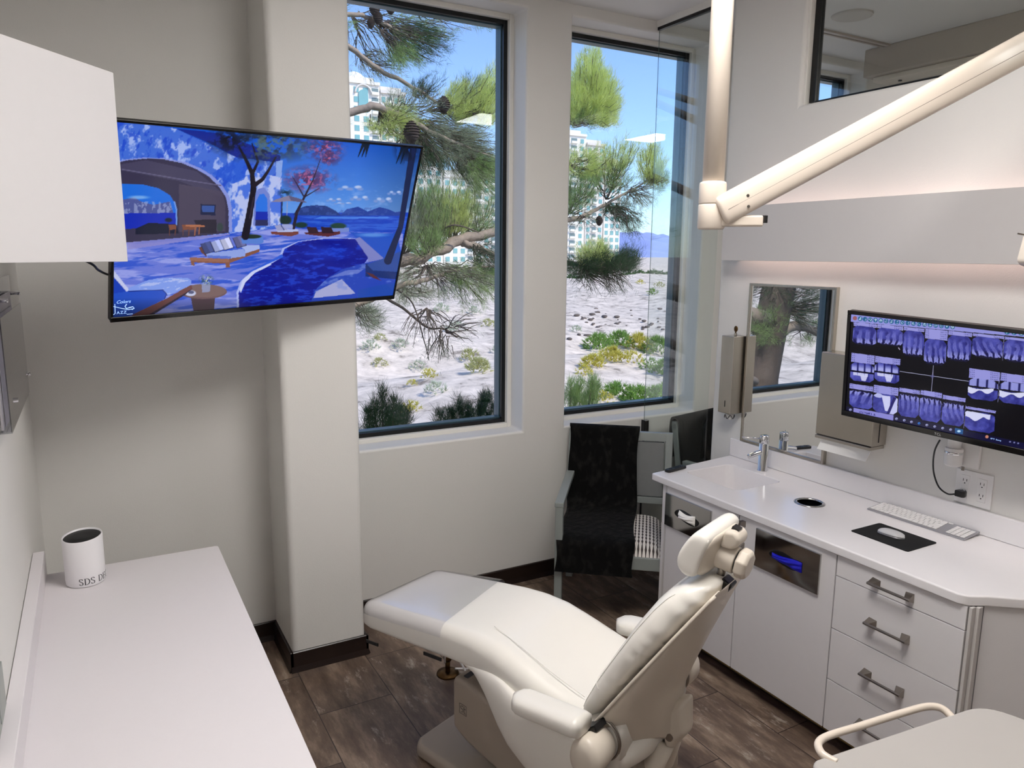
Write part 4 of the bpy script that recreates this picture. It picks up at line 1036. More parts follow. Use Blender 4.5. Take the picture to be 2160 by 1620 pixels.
# ------------------------------------------------------------------ screens
def screen_frame(c, ya, ti, ro):
    ex=V((math.cos(ya),math.sin(ya),0)); n=V((math.sin(ya),-math.cos(ya),0)); up=V((0,0,1))
    uz=up*math.cos(ti)+n*math.sin(ti)
    x=ex*math.cos(ro)+uz*math.sin(ro); z=uz*math.cos(ro)-ex*math.sin(ro); y=z.cross(x)
    R=Matrix((x,y,z)).transposed()
    return Matrix.Translation(V(c))@R.to_4x4(), R.to_euler()
class Paint:
    """a picture shown by a screen, computed point by point; drawn in the units of a sketch of the screen"""
    def __init__(s, M, w, h, nx, ny, y, ox, oy, k, zc=0.0):
        s.nx,s.ny=nx,ny; u=np.linspace(-w/2,w/2,nx); v=np.linspace(-h/2,h/2,ny)+zc
        U,W=np.meshgrid(u,v); s.loc=np.stack([U.ravel(),np.full(U.size,y),W.ravel()],1)
        Mn=np.array(M); P=s.loc@Mn[:3,:3].T+Mn[:3,3]-np.array(CAM)
        z=P@np.array(FX); px=1080+FPX*(P@np.array(RX))/z; py=810-FPX*(P@np.array(UX))/z
        s.X=(px-ox)*k; s.Y=(py-oy)*k; s.img=np.zeros((U.size,3)); s.M=M; s.y=y; s.o=(ox,oy,k)
    def local(s,x,y):
        ox,oy,k=s.o; px=x/k+ox; py=y/k+oy
        d=FX+RX*((px-1080)/FPX)-UX*((py-810)/FPX); Mi=s.M.inverted(); a=Mi@CAM; b=Mi.to_3x3()@d
        t=(s.y-a.y)/b.y; return a+b*t
    def inside(s,pts):
        n=len(pts); ins=np.zeros(s.X.size,bool); X,Y=s.X,s.Y
        for i in range(n):
            x0,y0=pts[i]; x1,y1=pts[(i+1)%n]
            if y0==y1: continue
            c=((y0>Y)!=(y1>Y)); xi=(x1-x0)*(Y-y0)/(y1-y0)+x0; ins^=c&(X<xi)
        return ins
    def put(s,m,c,a=1.0):
        c=np.array(c,float)
        if m.dtype==bool: m=m.astype(float)
        m=(m*a)[:,None]; s.img=s.img*(1-m)+c*m
    def poly(s,pts,c,a=1.0): s.put(s.inside(pts),c,a)
    def ell(s,cx,cy,rx,ry,c,a=1.0,soft=0.0):
        d=np.sqrt(((s.X-cx)/rx)**2+((s.Y-cy)/ry)**2)
        s.put(np.clip((1-d)/max(soft,.02),0,1),c,a)
    def line(s,pts,w,c,a=1.0):
        if not isinstance(w,(list,tuple)): w=[w]*len(pts)
        m=np.zeros(s.X.size)
        for i in range(len(pts)-1):
            x0,y0=pts[i]; x1,y1=pts[i+1]; dx,dy=x1-x0,y1-y0; L=dx*dx+dy*dy
            t=np.clip(((s.X-x0)*dx+(s.Y-y0)*dy)/L,0,1); d=np.hypot(s.X-x0-dx*t,s.Y-y0-dy*t); ww=(w[i]+(w[i+1]-w[i])*t)/2
            m=np.maximum(m,np.clip((ww-d)/1.5+.5,0,1))
        s.put(m,c,a)
    def noise(s,sx,sy,seed,octv=4,ang=0.0):
        r=np.random.default_rng(seed); X=s.X*math.cos(ang)+s.Y*math.sin(ang); Y=-s.X*math.sin(ang)+s.Y*math.cos(ang)
        out=np.zeros(X.size); amp=1;tot=0
        for o in range(octv):
            g=r.random((64,64)); x=X/sx*2**o+r.random()*50; y=Y/sy*2**o+r.random()*50
            xi=np.floor(x).astype(int); yi=np.floor(y).astype(int); fx=x-xi; fy=y-yi; fx=fx*fx*(3-2*fx); fy=fy*fy*(3-2*fy)
            a=g[xi%64,yi%64]; b=g[(xi+1)%64,yi%64]; c=g[xi%64,(yi+1)%64]; d=g[(xi+1)%64,(yi+1)%64]
            out+=amp*((a*(1-fx)+b*fx)*(1-fy)+(c*(1-fx)+d*fx)*fy); tot+=amp; amp*=.6
        return out/tot
    def build(s,name,parent,strength):
        nx,ny=s.nx,s.ny; me=bpy.data.meshes.new(name); nv=nx*ny; nf=(nx-1)*(ny-1)
        me.vertices.add(nv); me.vertices.foreach_set('co',s.loc.astype(np.float32).ravel())
        i=np.arange(nx-1)[None,:]+np.arange(ny-1)[:,None]*nx; q=np.stack([i,i+1,i+nx+1,i+nx],-1).reshape(-1)
        me.loops.add(nf*4); me.loops.foreach_set('vertex_index',q.astype(np.int32))
        me.polygons.add(nf); me.polygons.foreach_set('loop_start',np.arange(nf,dtype=np.int32)*4)
        me.update(calc_edges=True)
        at_=me.color_attributes.new('picture','FLOAT_COLOR','POINT')
        c=np.clip(s.img,0,255)/255; c=np.where(c<=.04045,c/12.92,((c+.055)/1.055)**2.4)
        at_.data.foreach_set('color',np.concatenate([c,np.ones((nv,1))],1).astype(np.float32).ravel())
        m=bpy.data.materials.new('lit_screen'); m.use_nodes=True; nt=m.node_tree; b=nt.nodes['Principled BSDF']
        a=nt.nodes.new('ShaderNodeVertexColor'); a.layer_name='picture'
        b.inputs['Base Color'].default_value=(.004,.004,.005,1); b.inputs['Roughness'].default_value=.12; b.inputs['Specular IOR Level'].default_value=.35
        nt.links.new(a.outputs[0],b.inputs['Emission Color']); b.inputs['Emission Strength'].default_value=strength
        me.materials.append(m); o=bpy.data.objects.new(name,me); COL.objects.link(o); o.parent=parent
        return o

# --- television
TM,TE=screen_frame((.669,3.058,2.092),.2818,.377,.0358)
tv=thing('television','large wall television tilted down showing a seaside villa with a pool','television',(.669,3.058,2.092),TE)
TW,TH=1.23,.71
t=MB().box(-TW/2,TW/2,0,.028,-TH/2,TH/2).box(-TW*.33,TW*.33,.028,.062,-TH*.40,TH*.22).obj('case',BLACK,tv,local=True,bevel=.004)
b=MB(); bz=.009
b.box(-TW/2-.001,TW/2+.001,-.006,.0015,TH/2-bz,TH/2+.001).box(-TW/2-.001,TW/2+.001,-.006,.0015,-TH/2-.001,-TH/2+.018).box(-TW/2-.001,-TW/2+bz,-.006,.0015,-TH/2+.018,TH/2-bz).box(TW/2-bz,TW/2+.001,-.006,.0015,-TH/2+.018,TH/2-bz)
b.obj('bezel',BLACKG,tv,local=True,bevel=.002)
p=Paint(TM,TW-2*bz,TH-bz-.018,560,316,-.0012,220,240,3.1765,zc=(.018-bz)/2)
X,Y=p.X,p.Y; N=p.noise
g=np.clip((Y-150)/520,0,1)[:,None]; p.img=(1-g)*np.array((8,78,196.))+g*np.array((96,150,226.))
p.img*= (1-.25*np.clip((X-1700)/400,0,1))[:,None]
n=N(90,40,2); p.put(np.clip((n-.56)*5,0,1)*np.clip((Y-380)/200,0,1)*np.clip((X-1200)/200,0,1),(150,180,235),.5)
for cx,cy,rx,ry in ((1650,498,85,20),(1710,566,62,19),(1868,578,62,21),(1945,530,48,16),(1540,577,52,14),(1600,600,60,8)):
    for k in range(7):
        p.ell(cx+rx*.8*math.sin(k*2.4),cy+ry*.35*math.cos(k*3.1),rx*.32,ry*.62,(178,194,232) if k%2 else (120,146,206),.85,.5)
p.poly([(900,668),(2100,660),(2100,1100),(900,1000)],(16,62,186))
p.put(np.clip((N(120,10,5)-.5)*6,0,1)*(Y>670)*(Y<960)*(X>1000),(60,110,215),.6)
p.poly([(1265,678),(1290,640),(1350,618),(1420,612),(1490,618),(1550,650),(1590,682)],(28,54,124)); p.poly([(1580,682),(1625,640),(1700,622),(1765,655),(1845,625),(1905,640),(1950,660),(2000,650),(2000,684)],(24,58,150))
p.put((N(26,20,8)>.55)*p.inside([(1265,678),(1290,640),(1420,612),(1550,650),(1700,622),(1900,640),(2000,684)]),(60,90,170),.5)
p.poly([(1450,690),(1900,690),(1920,700),(1400,705)],(90,150,235),.6)
# villa
p.poly([(0,20),(480,100),(900,300),(1190,330),(1185,760),(840,810),(0,1000)],(62,104,208))
m=p.inside([(0,20),(480,100),(900,300),(1190,330),(1185,760),(840,810),(0,1000)])
p.put(m*np.clip((N(48,60,12)-.52)*9,0,1),(176,192,240),.8)
p.put(m*np.clip((N(30,60,33,ang=.4)-.55)*9,0,1),(24,66,196),.8)
p.poly([(480,100),(760,128),(1180,280),(1180,330),(960,300),(900,300),(700,196)],(12,36,140))
p.poly([(860,470),(1000,392),(1180,425),(1180,740),(840,800)],(176,188,234)); m=p.inside([(860,470),(1000,392),(1180,425),(1180,740),(840,800)])
p.put(m*np.clip((N(60,80,21)-.50)*9,0,1),(50,96,214),.85)
p.poly([(720,400),(900,290),(960,330),(940,440),(860,470),(780,430)],(34,84,206),.7)
p.poly([(1150,320),(1195,310),(1185,430),(1150,420)],(130,160,225))
arch=[(40,340),(150,312),(280,300),(400,306),(520,330),(620,372),(700,420),(770,490),(815,560),(832,640),(835,798),(60,880)]
p.poly([(x+ (22 if x>500 else 0),y-8) for x,y in arch],(132,144,214)); p.poly(arch,(52,48,74))
p.poly([(40,350),(280,310),(620,385),(780,520),(800,560),(500,450),(120,380)],(66,62,90)); p.line([(120,372),(520,440),(780,480)],7,(96,92,124))
p.poly([(500,470),(790,520),(812,600),(812,790),(500,790)],(74,66,88),.8)
p.poly([(60,470),(250,472),(360,498),(440,545),(478,610),(482,742),(60,780)],(26,104,214)); p.poly([(60,590),(200,560),(250,590),(330,610),(440,588),(462,665),(60,668)],(74,84,146))
p.put((N(18,40,41)>.55)*p.inside([(60,600),(250,590),(440,588),(462,665),(60,668)]),(160,170,210),.6); p.ell(230,560,90,16,(150,190,235),.7,.6)
p.poly([(60,668),(478,664),(480,745),(60,780)],(12,40,176)); p.line([(470,590),(483,640),(484,742)],9,(110,150,225))
p.poly([(210,770),(300,730),(480,740),(500,800),(210,810)],(18,24,48)); p.ell(430,712,30,18,(20,30,50),1,.4)
p.poly([(645,605),(748,608),(744,682),(645,676)],(22,30,66)); p.poly([(655,615),(738,617),(735,660),(655,656)],(50,80,150))
p.poly([(600,712),(752,708),(752,800),(640,800)],(38,34,50)); p.ell(775,760,24,34,(50,64,66),1,.3)
for x in (430,520,560): p.poly([(x,745),(x+50,742),(x+52,775),(x+8,778)],(120,72,56)); p.line([(x+6,775),(x+8,815)],5,(104,62,50)); p.line([(x+48,775),(x+44,815)],5,(104,62,50))
p.poly([(545,742),(672,746),(672,760),(545,756)],(168,106,76)); p.line([(612,756),(606,812)],9,(150,92,66)); p.line([(636,756),(634,806)],8,(150,92,66))
p.poly([(998,752),(1004,560),(1030,505),(1070,492),(1108,540),(1115,752)],(110,128,204)); p.poly([(1012,750),(1016,590),(1040,540),(1070,536),(1092,570),(1096,750)],(40,110,220)); p.poly([(1014,655),(1095,655),(1096,712),(1012,712)],(14,40,170)); p.poly([(1012,712),(1096,712),(1096,752),(1012,752)],(40,44,90))
# terrace
ter=[(0,900),(150,862),(840,802),(1180,760),(1640,790),(2000,800),(2000,1500),(0,1500)]
p.poly(ter,(98,114,208)); m=p.inside(ter)
p.put(m*np.clip((N(260,26,51,ang=.04)-.50)*8,0,1),(150,158,226),.85); p.put(m*np.clip((N(200,22,57,ang=-.12)-.54)*9,0,1),(28,72,196),.85)
p.poly([(150,862),(840,802),(840,812),(160,910)],(136,132,196),.8)
p.poly([(1640,790),(1720,800),(1960,800),(2000,980),(1870,975)],(20,76,190)); p.ell(1800,812,130,18,(120,170,230),.6,.6)
pool=[(1450,840),(1560,835),(1680,838),(1740,900),(1772,962),(1745,1000),(1600,1040),(1490,1105),(1410,1185),(1385,1260),(1385,1400),(905,1400),(900,1200),(928,1125),(1000,1062),(1110,1010),(1185,965),(1208,905),(1300,858)]
p.poly([(x-14 if x<1300 else x,y-4) for x,y in pool],(164,176,232)); p.poly(pool,(6,18,138)); m=p.inside(pool)
p.put(m*np.clip((N(50,16,61)-.52)*7,0,1),(30,70,205),.7); p.ell(1500,930,200,60,(26,70,210),.5,.8)
p.poly([(905,1180),(928,1110),(1000,1052),(1110,1002),(1120,1012),(1010,1066),(945,1130),(915,1200)],(196,204,240))
p.poly([(960,1060),(1110,985),(1190,940),(1200,960),(1110,1000),(1000,1052)],(46,90,210))
p.poly([(1680,838),(1712,826),(1872,968),(1772,1012),(1765,960)],(118,124,190)); 
pat=[(1385,1260),(1410,1185),(1490,1105),(1600,1040),(1745,1000),(1880,970),(2100,960),(2100,1400),(1385,1400)]
p.poly(pat,(34,66,178)); p.poly([(1420,1190),(1590,1108),(1684,1205),(1400,1235)],(160,164,208)); p.poly([(1500,1100),(1620,1050),(1740,1040),(1700,1070)],(110,126,200),.8)
p.put(p.inside(pat)*np.clip((N(80,30,71)-.58)*8,0,1),(120,140,210),.6)
p.poly([(1750,1005),(1980,1010),(1960,1110),(1750,1090)],(18,44,110)); p.poly([(1760,1010),(1900,960),(1985,920),(1985,1060),(1800,1050)],(44,74,150)); p.poly([(1750,1060),(1800,1075),(1860,1120),(1800,1100)],(84,44,50)); p.poly([(1700,1180),(1840,1150),(1960,1130),(1950,1240),(1700,1240)],(28,70,170))
# day bed
p.poly([(572,962),(835,972),(1040,905),(1040,925),(842,1000),(842,1030),(815,1030),(812,1004),(604,996),(604,1016),(584,1016)],(128,82,66)); p.poly([(572,962),(835,972),(835,996),(575,985)],(146,98,80))
p.poly([(632,895),(662,890),(700,945),(690,962),(650,930)],(96,60,54)); p.poly([(682,935),(930,905),(946,925),(942,955),(850,968),(690,962)],(138,158,222)); p.poly([(900,880),(1040,878),(1042,905),(946,935),(940,910)],(160,176,230)); p.poly([(690,948),(850,955),(850,970),(690,964)],(84,110,200))
for x,y,c in ((645,858,(60,70,120)),(712,846,(150,160,206)),(775,832,(174,178,210)),(860,818,(90,92,136))):
    p.poly([(x,y+14),(x+62,y-4),(x+92,y+64),(x+30,y+82)],c); p.poly([(x+30,y+4),(x+62,y-4),(x+92,y+64),(x+66,y+72)],tuple(q*1.25 for q in c),.8); p.line([(x,y+14),(x+30,y+82),(x+92,y+64),(x+62,y-4)],4,(24,30,70),.9)
p.poly([(915,835),(1060,812),(1068,860),(1050,872),(925,870)],(84,124,206)); p.ell(985,822,74,16,(26,44,34),1,.2)
# main tree
p.line([(945,820),(968,700),(985,600),(1000,500),(990,400),(960,330),(905,225)],[52,46,42,38,30,24,14],(20,16,30)); p.line([(1004,480),(1060,440),(1100,380),(1150,290)],[30,24,18,10],(26,20,34)); p.line([(990,410),(1030,320),(990,200)],[22,16,8],(22,18,32)); p.line([(975,700),(1000,560)],8,(70,58,74),.6)
m=np.clip(1.25-np.sqrt(((X-1080)/330)**2+((Y-205)/115)**2),0,1); p.put((np.clip((N(46,34,81)-.44)*8,0,1)*m).clip(0,1),(30,38,48)); p.put(m*np.clip((N(30,24,82)-.52)*8,0,1)*(X>980),(84,104,104),.8)
m=np.clip(1.2-np.sqrt(((X-840)/150)**2+((Y-170)/90)**2),0,1); p.put(m*np.clip((N(40,30,84)-.40)*8,0,1),(8,10,26),.95)
for cx,cy,rx,ry,s_ in ((1480,235,135,85,91),(1370,440,178,92,92),(1500,300,90,50,93)):
    m=np.clip(1.2-np.sqrt(((X-cx)/rx)**2+((Y-cy)/ry)**2),0,1)
    p.put((m*np.clip((N(34,26,s_)-.42)*9,0,1)).clip(0,1),(78,38,88)); p.put(m*np.clip((N(20,16,s_+5)-.52)*9,0,1),(186,96,140),.85)
p.line([(1268,765),(1290,660),(1340,560),(1400,440),(1450,300)],[22,20,14,8,4],(34,26,46)); p.line([(1340,560),(1290,470),(1260,420)],[10,7,4],(40,30,50)); p.line([(1345,555),(1440,500)],[9,4],(40,30,50))
m=np.clip(1.1-np.sqrt(((X-1215)/60)**2+((Y-530)/30)**2),0,1); p.put(m*(N(20,14,96)>.45),(20,44,60))
p.line([(1192,560),(1186,730)],[8,10],(30,40,70)); p.line([(1226,590),(1222,735)],5,(150,150,180)); p.poly([(1118,592),(1150,574),(1236,548),(1320,572),(1362,596),(1300,590),(1236,584),(1170,592)],(128,122,150)); p.poly([(1236,548),(1320,572),(1362,596),(1300,590),(1250,582)],(90,86,120))
p.ell(1215,712,46,36,(18,44,38),1,.3); p.ell(1320,745,48,22,(20,50,46),1,.3); p.ell(1568,752,62,24,(26,60,52),1,.3); p.poly([(1500,768),(1640,764),(1640,790),(1530,798)],(110,130,200))
p.poly([(1190,738),(1262,742),(1262,770),(1190,766)],(150,160,210))
p.poly([(1115,790),(1300,786),(1302,806),(1250,822),(1120,806)],(112,60,56)); p.poly([(1150,770),(1300,776),(1300,790),(1160,792)],(170,180,222)); p.poly([(1140,750),(1180,742),(1230,778),(1160,784)],(150,154,196)); p.line([(1185,748),(1205,778)],6,(40,60,120))
p.poly([(1340,795),(1580,788),(1580,806),(1500,824),(1350,808)],(86,40,46)); p.poly([(1356,758),(1420,760),(1440,800),(1370,800)],(50,28,40)); p.poly([(1450,758),(1520,760),(1540,800),(1460,800)],(44,26,38))
# palm at the right
p.line([(2072,225),(2030,480),(1985,760),(1900,985)],[46,40,34,52],(16,30,72)); p.line([(2110,300),(2050,600),(2000,900)],[10,8,6],(80,110,180),.5)
m=np.clip(1.2-np.sqrt(((X-2030)/90)**2+((Y-235)/100)**2),0,1); p.put(m*(N(26,50,99)>.44),(8,16,36),.95)
for x0,x1 in ((1740,1700),(1760,1725),(1770,1750),(2010,1955),(2030,1985)): p.line([(x0,195),(x1,290 if x0<1900 else 335)],[24,4],(8,22,40))
# coffee table and near sofa
p.poly([(580,1235),(742,1230),(736,1330),(600,1330)],(70,50,62)); p.ell(662,1192,162,50,(104,80,84),1,.03); p.ell(662,1186,156,44,(116,92,92),1,.03); p.ell(578,1202,40,22,(190,196,224),1,.2); p.ell(582,1196,22,12,(80,84,120),1,.2)
p.poly([(652,1140),(710,1136),(708,1192),(656,1196)],(140,150,190),.85); m=np.clip(1.2-np.sqrt(((X-684)/48)**2+((Y-1112)/34)**2),0,1); p.put(m*(N(14,12,101)>.44),(40,74,60)); p.put(m*(N(10,10,102)>.62),(190,200,210))
p.poly([(0,1060),(60,1080),(165,1190),(60,1215),(0,1215)],(20,60,178)); p.poly([(64,1050),(168,1180),(150,1192),(60,1090)],(190,196,230))
p.poly([(160,1168),(300,1112),(420,1098),(560,1100),(584,1118),(580,1150),(430,1218),(400,1182),(165,1192)],(122,150,228)); p.put(p.inside([(160,1168),(420,1098),(584,1118),(430,1218),(165,1192)])*(N(120,16,103,ang=-.2)>.56),(176,188,234),.8)
p.poly([(0,1215),(165,1188),(392,1178),(418,1205),(404,1242),(190,1345),(0,1400)],(30,76,190)); p.line([(165,1190),(392,1180),(418,1208),(404,1240)],6,(16,40,130))
p.poly([(582,1146),(590,1172),(300,1345),(180,1372),(190,1345),(420,1236)],(104,62,62)); p.poly([(590,1172),(540,1215),(330,1345),(300,1345)],(34,24,52))
p.img*=(1-.45*np.clip((Y-1230)/110,0,1))[:,None]
scr=p.build('picture',tv,1.0)
TXT=mat('lit_white_letters',(180,205,240),.5,emit=(150,185,235),estr=1.0)
lg=MB()
def scr_text(mb,p,txt,x,y,hpx,y2=None,shear=0.0,spacing=1.0,off=.0006):
    a=p.local(x,y); k=(p.local(x,y)-p.local(x,y-hpx)).length
    vs,fs=text_mesh(txt,k*1.35,0.0001,spacing=spacing)
    mb.add([V((a.x+v.x+v.y*shear,p.y-off,a.z+v.y)) for v in vs],fs)
scr_text(lg,p,'Colors',78,1272,22,shear=.35); scr_text(lg,p,'AZZ',82,1342,20,spacing=1.15)
def L_(pts,w=.0012): lg.tube([V((p.local(x,y).x,p.y-.0008,p.local(x,y).z)) for x,y in pts],w,5)
L_([(70,1275),(72,1338),(60,1346)]); L_([(60,1290),(110,1302),(160,1312),(195,1306)]); L_([(150,1343),(190,1340)],.0008)
L_([(150,1275),(138,1290),(148,1304),(170,1298),(190,1292),(200,1302),(184,1312)],.0016)
lg.obj('logo',TXT,scr,local=True)
# mount arm and cable
MB().box(-.20,.20,.062,.075,-.15,.15).obj('vesa_plate',BLACK,tv,local=True)
e=thing('tv_wall_bracket','black swing arm behind the television fixed to the back wall','wall bracket',(.45,3.75,2.05))
MB().box(.33,.47,3.755,3.7695,1.92,2.20).obj('wall_plate',BLACK,e)
MB().tube([(.40,3.755,2.06),(.30,3.50,2.06),(.60,3.20,2.12)],.018,12).obj('swing_arm',BLACK,e)
o=MB().tube(smoothpts([(-.20,2.80,2.05),(-.06,2.80,1.985),at(192,556,2.84),at(208,570,2.90),at(232,580,3.02),at(262,578,3.07)],6),.0042,8).obj('tv_cable',BLACK,smooth=True)
tag(o,'thin black cable hanging from behind the wall cabinet to the television','cable')

# --- monitor
MM,ME=screen_frame((2.867,1.681,1.524),-1.418,.133,-.047)
mo=thing('monitor','wall mounted monitor showing dental x ray images','monitor',(2.867,1.681,1.524),ME)
MW,MH=.80,.464
MB().box(-MW/2,MW/2,0,.03,-MH/2,MH/2).box(-MW*.3,MW*.3,.03,.055,-MH*.4,MH*.2).obj('case',BLACK,mo,local=True,bevel=.004)
b=MB(); bz=.015; bb_=.024
b.box(-MW/2-.001,MW/2+.001,-.007,.0015,MH/2-bz,MH/2+.001).box(-MW/2-.001,MW/2+.001,-.007,.0015,-MH/2-.001,-MH/2+bb_).box(-MW/2-.001,-MW/2+bz*.9,-.007,.0015,-MH/2+bb_,MH/2-bz).box(MW/2-bz*.9,MW/2+.001,-.007,.0015,-MH/2+bb_,MH/2-bz)
b.obj('bezel',BLACKG,mo,local=True,bevel=.002)
p=Paint(MM,MW-2*bz*.9,MH-bz-bb_,600,340,-.0012,1780,640,5.0632,zc=(bb_-bz)/2)
X,Y=p.X,p.Y; N=p.noise
p.img[:]=(3,3,9)
p.poly([(40,60),(2500,240),(2500,430),(1924,358),(40,192)],(140,142,212)); p.poly([(40,60),(2500,240),(2500,285),(1924,232),(40,118)],(112,112,190))
p.put(p.inside([(150,100),(600,140),(600,158),(150,118)])*(N(8,30,3)>.5),(40,40,110),.6)
p.ell(118,158,24,24,(150,90,96),1,.15)
for i in range(18):
    t=i/17; cx=175+(1162-175)*t**1.04; cy=163+(251-163)*t
    p.ell(cx,cy,26,26,(22,92,142),1,.12); q=N(9,9,200+i); p.put((q>.55)&(np.hypot(X-cx,Y-cy)<16),(206,228,240),.9)
for cx,cy in ((1745,306),(1820,311),(1897,319),(1975,327)): p.ell(cx,cy,32,28,(22,98,140),1,.12); p.put((N(9,9,int(cx))>.55)&(np.hypot(X-cx,Y-cy)<18),(206,228,240),.9)
def header(q):
    m=p.inside(q); p.put(m,(146,146,214)); ex=(q[1][0]-q[0][0]); u=(X-q[0][0])/ex
    grid=((np.floor((X)/9)%2)==0)&((np.floor((Y-u*(q[1][1]-q[0][1]))/11)%2)==0)
    p.put(m&grid&((u<.18)|(u>.66)),(60,60,130),.75)
def xray(q,kind,seed,bright=1.0):
    (x0,y0),(x1,y1),(x2,y2),(x3,y3)=q; ax,ay=x1-x0,y1-y0; bx,by=x3-x0,y3-y0; det=ax*by-ay*bx
    u=((X-x0)*by-(Y-y0)*bx)/det; v=(ax*(Y-y0)-ay*(X-x0))/det
    c=.16; m=(u>0)&(u<1)&(v>0)&(v<1)&(u+v>c)&(u-v<1-c)&(v-u<1-c)&(u+v<2-c)
    r=np.random.default_rng(seed); n=N(70,70,seed); n2=N(26,50,seed+1)
    col=np.stack([14+88*n,16+90*n,92+112*n],-1)
    def mix(mask,c_,a=1.0):
        mm=(np.clip(mask,0,1)*a)[:,None]; return col*(1-mm)+np.array(c_)*mm
    if kind=='up' or kind=='low':
        k=int(r.integers(3,5)) if seed%2 else 4; sl=r.uniform(-.35,.35); w=(u+sl*(v-.5)+.20*(n-.5)+.03*np.sin(v*5+seed))*k+r.random(); f=w-np.floor(w); wid=.40-.16*((1-v) if kind=='up' else v)
        tooth=np.clip((wid-np.abs(f-.5))*9,0,1)*(np.clip((v-.12)*5,0,1) if kind=='up' else np.clip((.85-v)*5,0,1)); crown=tooth*(np.clip((v-.62)*7,0,1) if kind=='up' else np.clip((.36-v)*7,0,1))
        gap=(1-tooth)*(np.clip((v-.60)*6,0,1) if kind=='up' else np.clip((.36-v)*6,0,1)); edge=.92+.03*np.cos(w*2*PI) if kind=='up' else .10-.03*np.cos(w*2*PI)
        col=mix(gap,(10,8,60),.85); col=mix(tooth,(126,128,206),.55*bright); col=mix(crown,(168,172,232),.6*bright); col=mix(tooth*np.exp(-((f-.5)/.06)**2),(70,72,160),.5)
        off=(v>edge) if kind=='up' else (v<edge); col=mix(off.astype(float),(6,4,30),.9)
    if kind=='bite':
        k=3.4; w=u*k+r.random(); f=w-np.floor(w); wid=.44; up=np.clip((wid-np.abs(f-.5))*9,0,1)*(v<.46-.04*np.abs(f-.5)); lo=np.clip((wid-np.abs(((w+.4)%1)-.5))*9,0,1)*(v>.54); 
        col=mix((1-up)*(v<.5),(14,12,80),.8); col=mix(up*np.clip((v-.05)*4,0,1),(176,180,236),.85); col=mix(lo*np.clip((.95-v)*3,0,1),(104,106,190),.7)
        col=mix(((v>.44)&(v<.53)).astype(float),(4,4,26),.95); col=mix(((v>.54)&(v<.70)&(u>.12)&(u<.75)).astype(float)*(np.abs(f-.5)<.46),(206,208,240),.9)
        col=mix(((v>.66)&(v<.95)&(np.abs(u-.58)<.16*(1-(v-.66)*1.6))).astype(float),(206,208,240),.9)
    if kind=='bridge':
        k=3.2; w=u*k; f=w-np.floor(w); up=np.clip((.44-np.abs(f-.5))*9,0,1)*(v<.36+.05*np.cos((f-.5)*3)); col=mix((1-up)*(v<.4),(10,10,60),.8); col=mix(up,(160,164,226),.8); col=mix(((v>.37)&(v<.46)).astype(float),(4,4,20),.95)
        col=mix(((v>.44+.06*np.sin(u*5))&(v<.70-.16*u+.08*np.sin(u*12))&(u<.86)).astype(float),(212,214,240),.97)
    if kind=='implant':
        col=mix((np.abs(u-.55-.1*(v-.4))<.17*(1-.65*np.clip(v-.2,0,1))).astype(float)*(v>.08)*(v<.88),(206,208,242),.95); col=mix(((u-.70>.35*(.85-v))&(v>.12)).astype(float),(196,200,240),.95); col=mix((np.abs(u-.70-.28*(.75-v))<.06).astype(float)*(v>.1),(20,18,96),.9); col=mix((np.hypot((u-.2)/.18,(v-.12)/.12)<1).astype(float),(190,194,236),.9)
    if kind=='lowbridge':
        col=mix((v<.10+.05*np.sin(u*7)).astype(float),(6,6,30),.95); col=mix(((v>.10)&(v<.36+.16*np.exp(-((u-.33)/.16)**2)-.10*np.exp(-((u-.62)/.1)**2)-.2*np.clip(u-.7,0,1))&(u<.84)).astype(float),(210,212,242),.97)
    p.img=np.where(m[:,None],col*(.90+.10*bright),p.img)
T=[([(105,198),(350,222),(350,262),(105,240)],[(100,232),(350,258),(340,462),(92,432)],'up',11),([(360,220),(630,248),(630,290),(358,262)],[(357,254),(630,284),(612,470),(352,436)],'up',13),
 ([(640,250),(862,272),(860,306),(638,286)],[(634,284),(860,306),(843,584),(624,556)],'up',22),([(872,268),(1112,292),(1106,398),(866,372)],[(866,374),(1100,400),(1084,678),(850,642)],'up',24),
 ([(1118,292),(1370,318),(1368,360),(1116,334)],[(1114,334),(1366,362),(1342,644),(1100,604)],'up',26),([(1380,318),(1710,352),(1708,380),(1378,348)],[(1378,344),(1702,384),(1694,606),(1364,566)],'up',31),
 ([(1722,352),(2060,392),(2056,420),(1720,386)],[(1716,376),(2050,420),(2040,650),(1700,612)],'up',33),
 ([(83,526),(330,558),(326,656),(78,622)],[(74,624),(324,656),(308,858),(66,818)],'bite',41),([(336,560),(605,596),(600,662),(332,628)],[(330,628),(594,664),(580,868),(324,826)],'bite',43),
 ([(1342,690),(1670,736),(1664,832),(1336,792)],[(1334,790),(1650,832),(1640,1058),(1320,1010)],'bridge',51),([(1680,738),(2010,786),(2004,870),(1672,824)],[(1670,826),(2000,872),(1990,1106),(1654,1052)],'bridge',53),
 ([(62,853),(312,890),(310,944),(60,905)],[(62,905),(306,944),(294,1138),(58,1100)],'low',61),([(320,868),(584,906),(580,990),(316,950)],[(316,950),(576,990),(560,1196),(308,1152)],'implant',63),
 ([(592,898),(812,932),(810,974),(590,940)],[(590,942),(808,976),(790,1232),(578,1196)],'low',71),([(822,924),(1050,958),(1046,1014),(818,974)],[(816,974),(1044,1014),(1026,1284),(802,1240)],'low',73),
 ([(1058,976),(1300,1014),(1296,1056),(1056,1020)],[(1054,1030),(1290,1066),(1276,1330),(1040,1284)],'low',75),([(1303,1097),(1624,1148),(1620,1176),(1300,1122)],[(1300,1122),(1616,1178),(1600,1392),(1288,1342)],'lowbridge',77)]
for h_,q_,k_,s_ in T: header(h_); xray(q_,k_,s_)
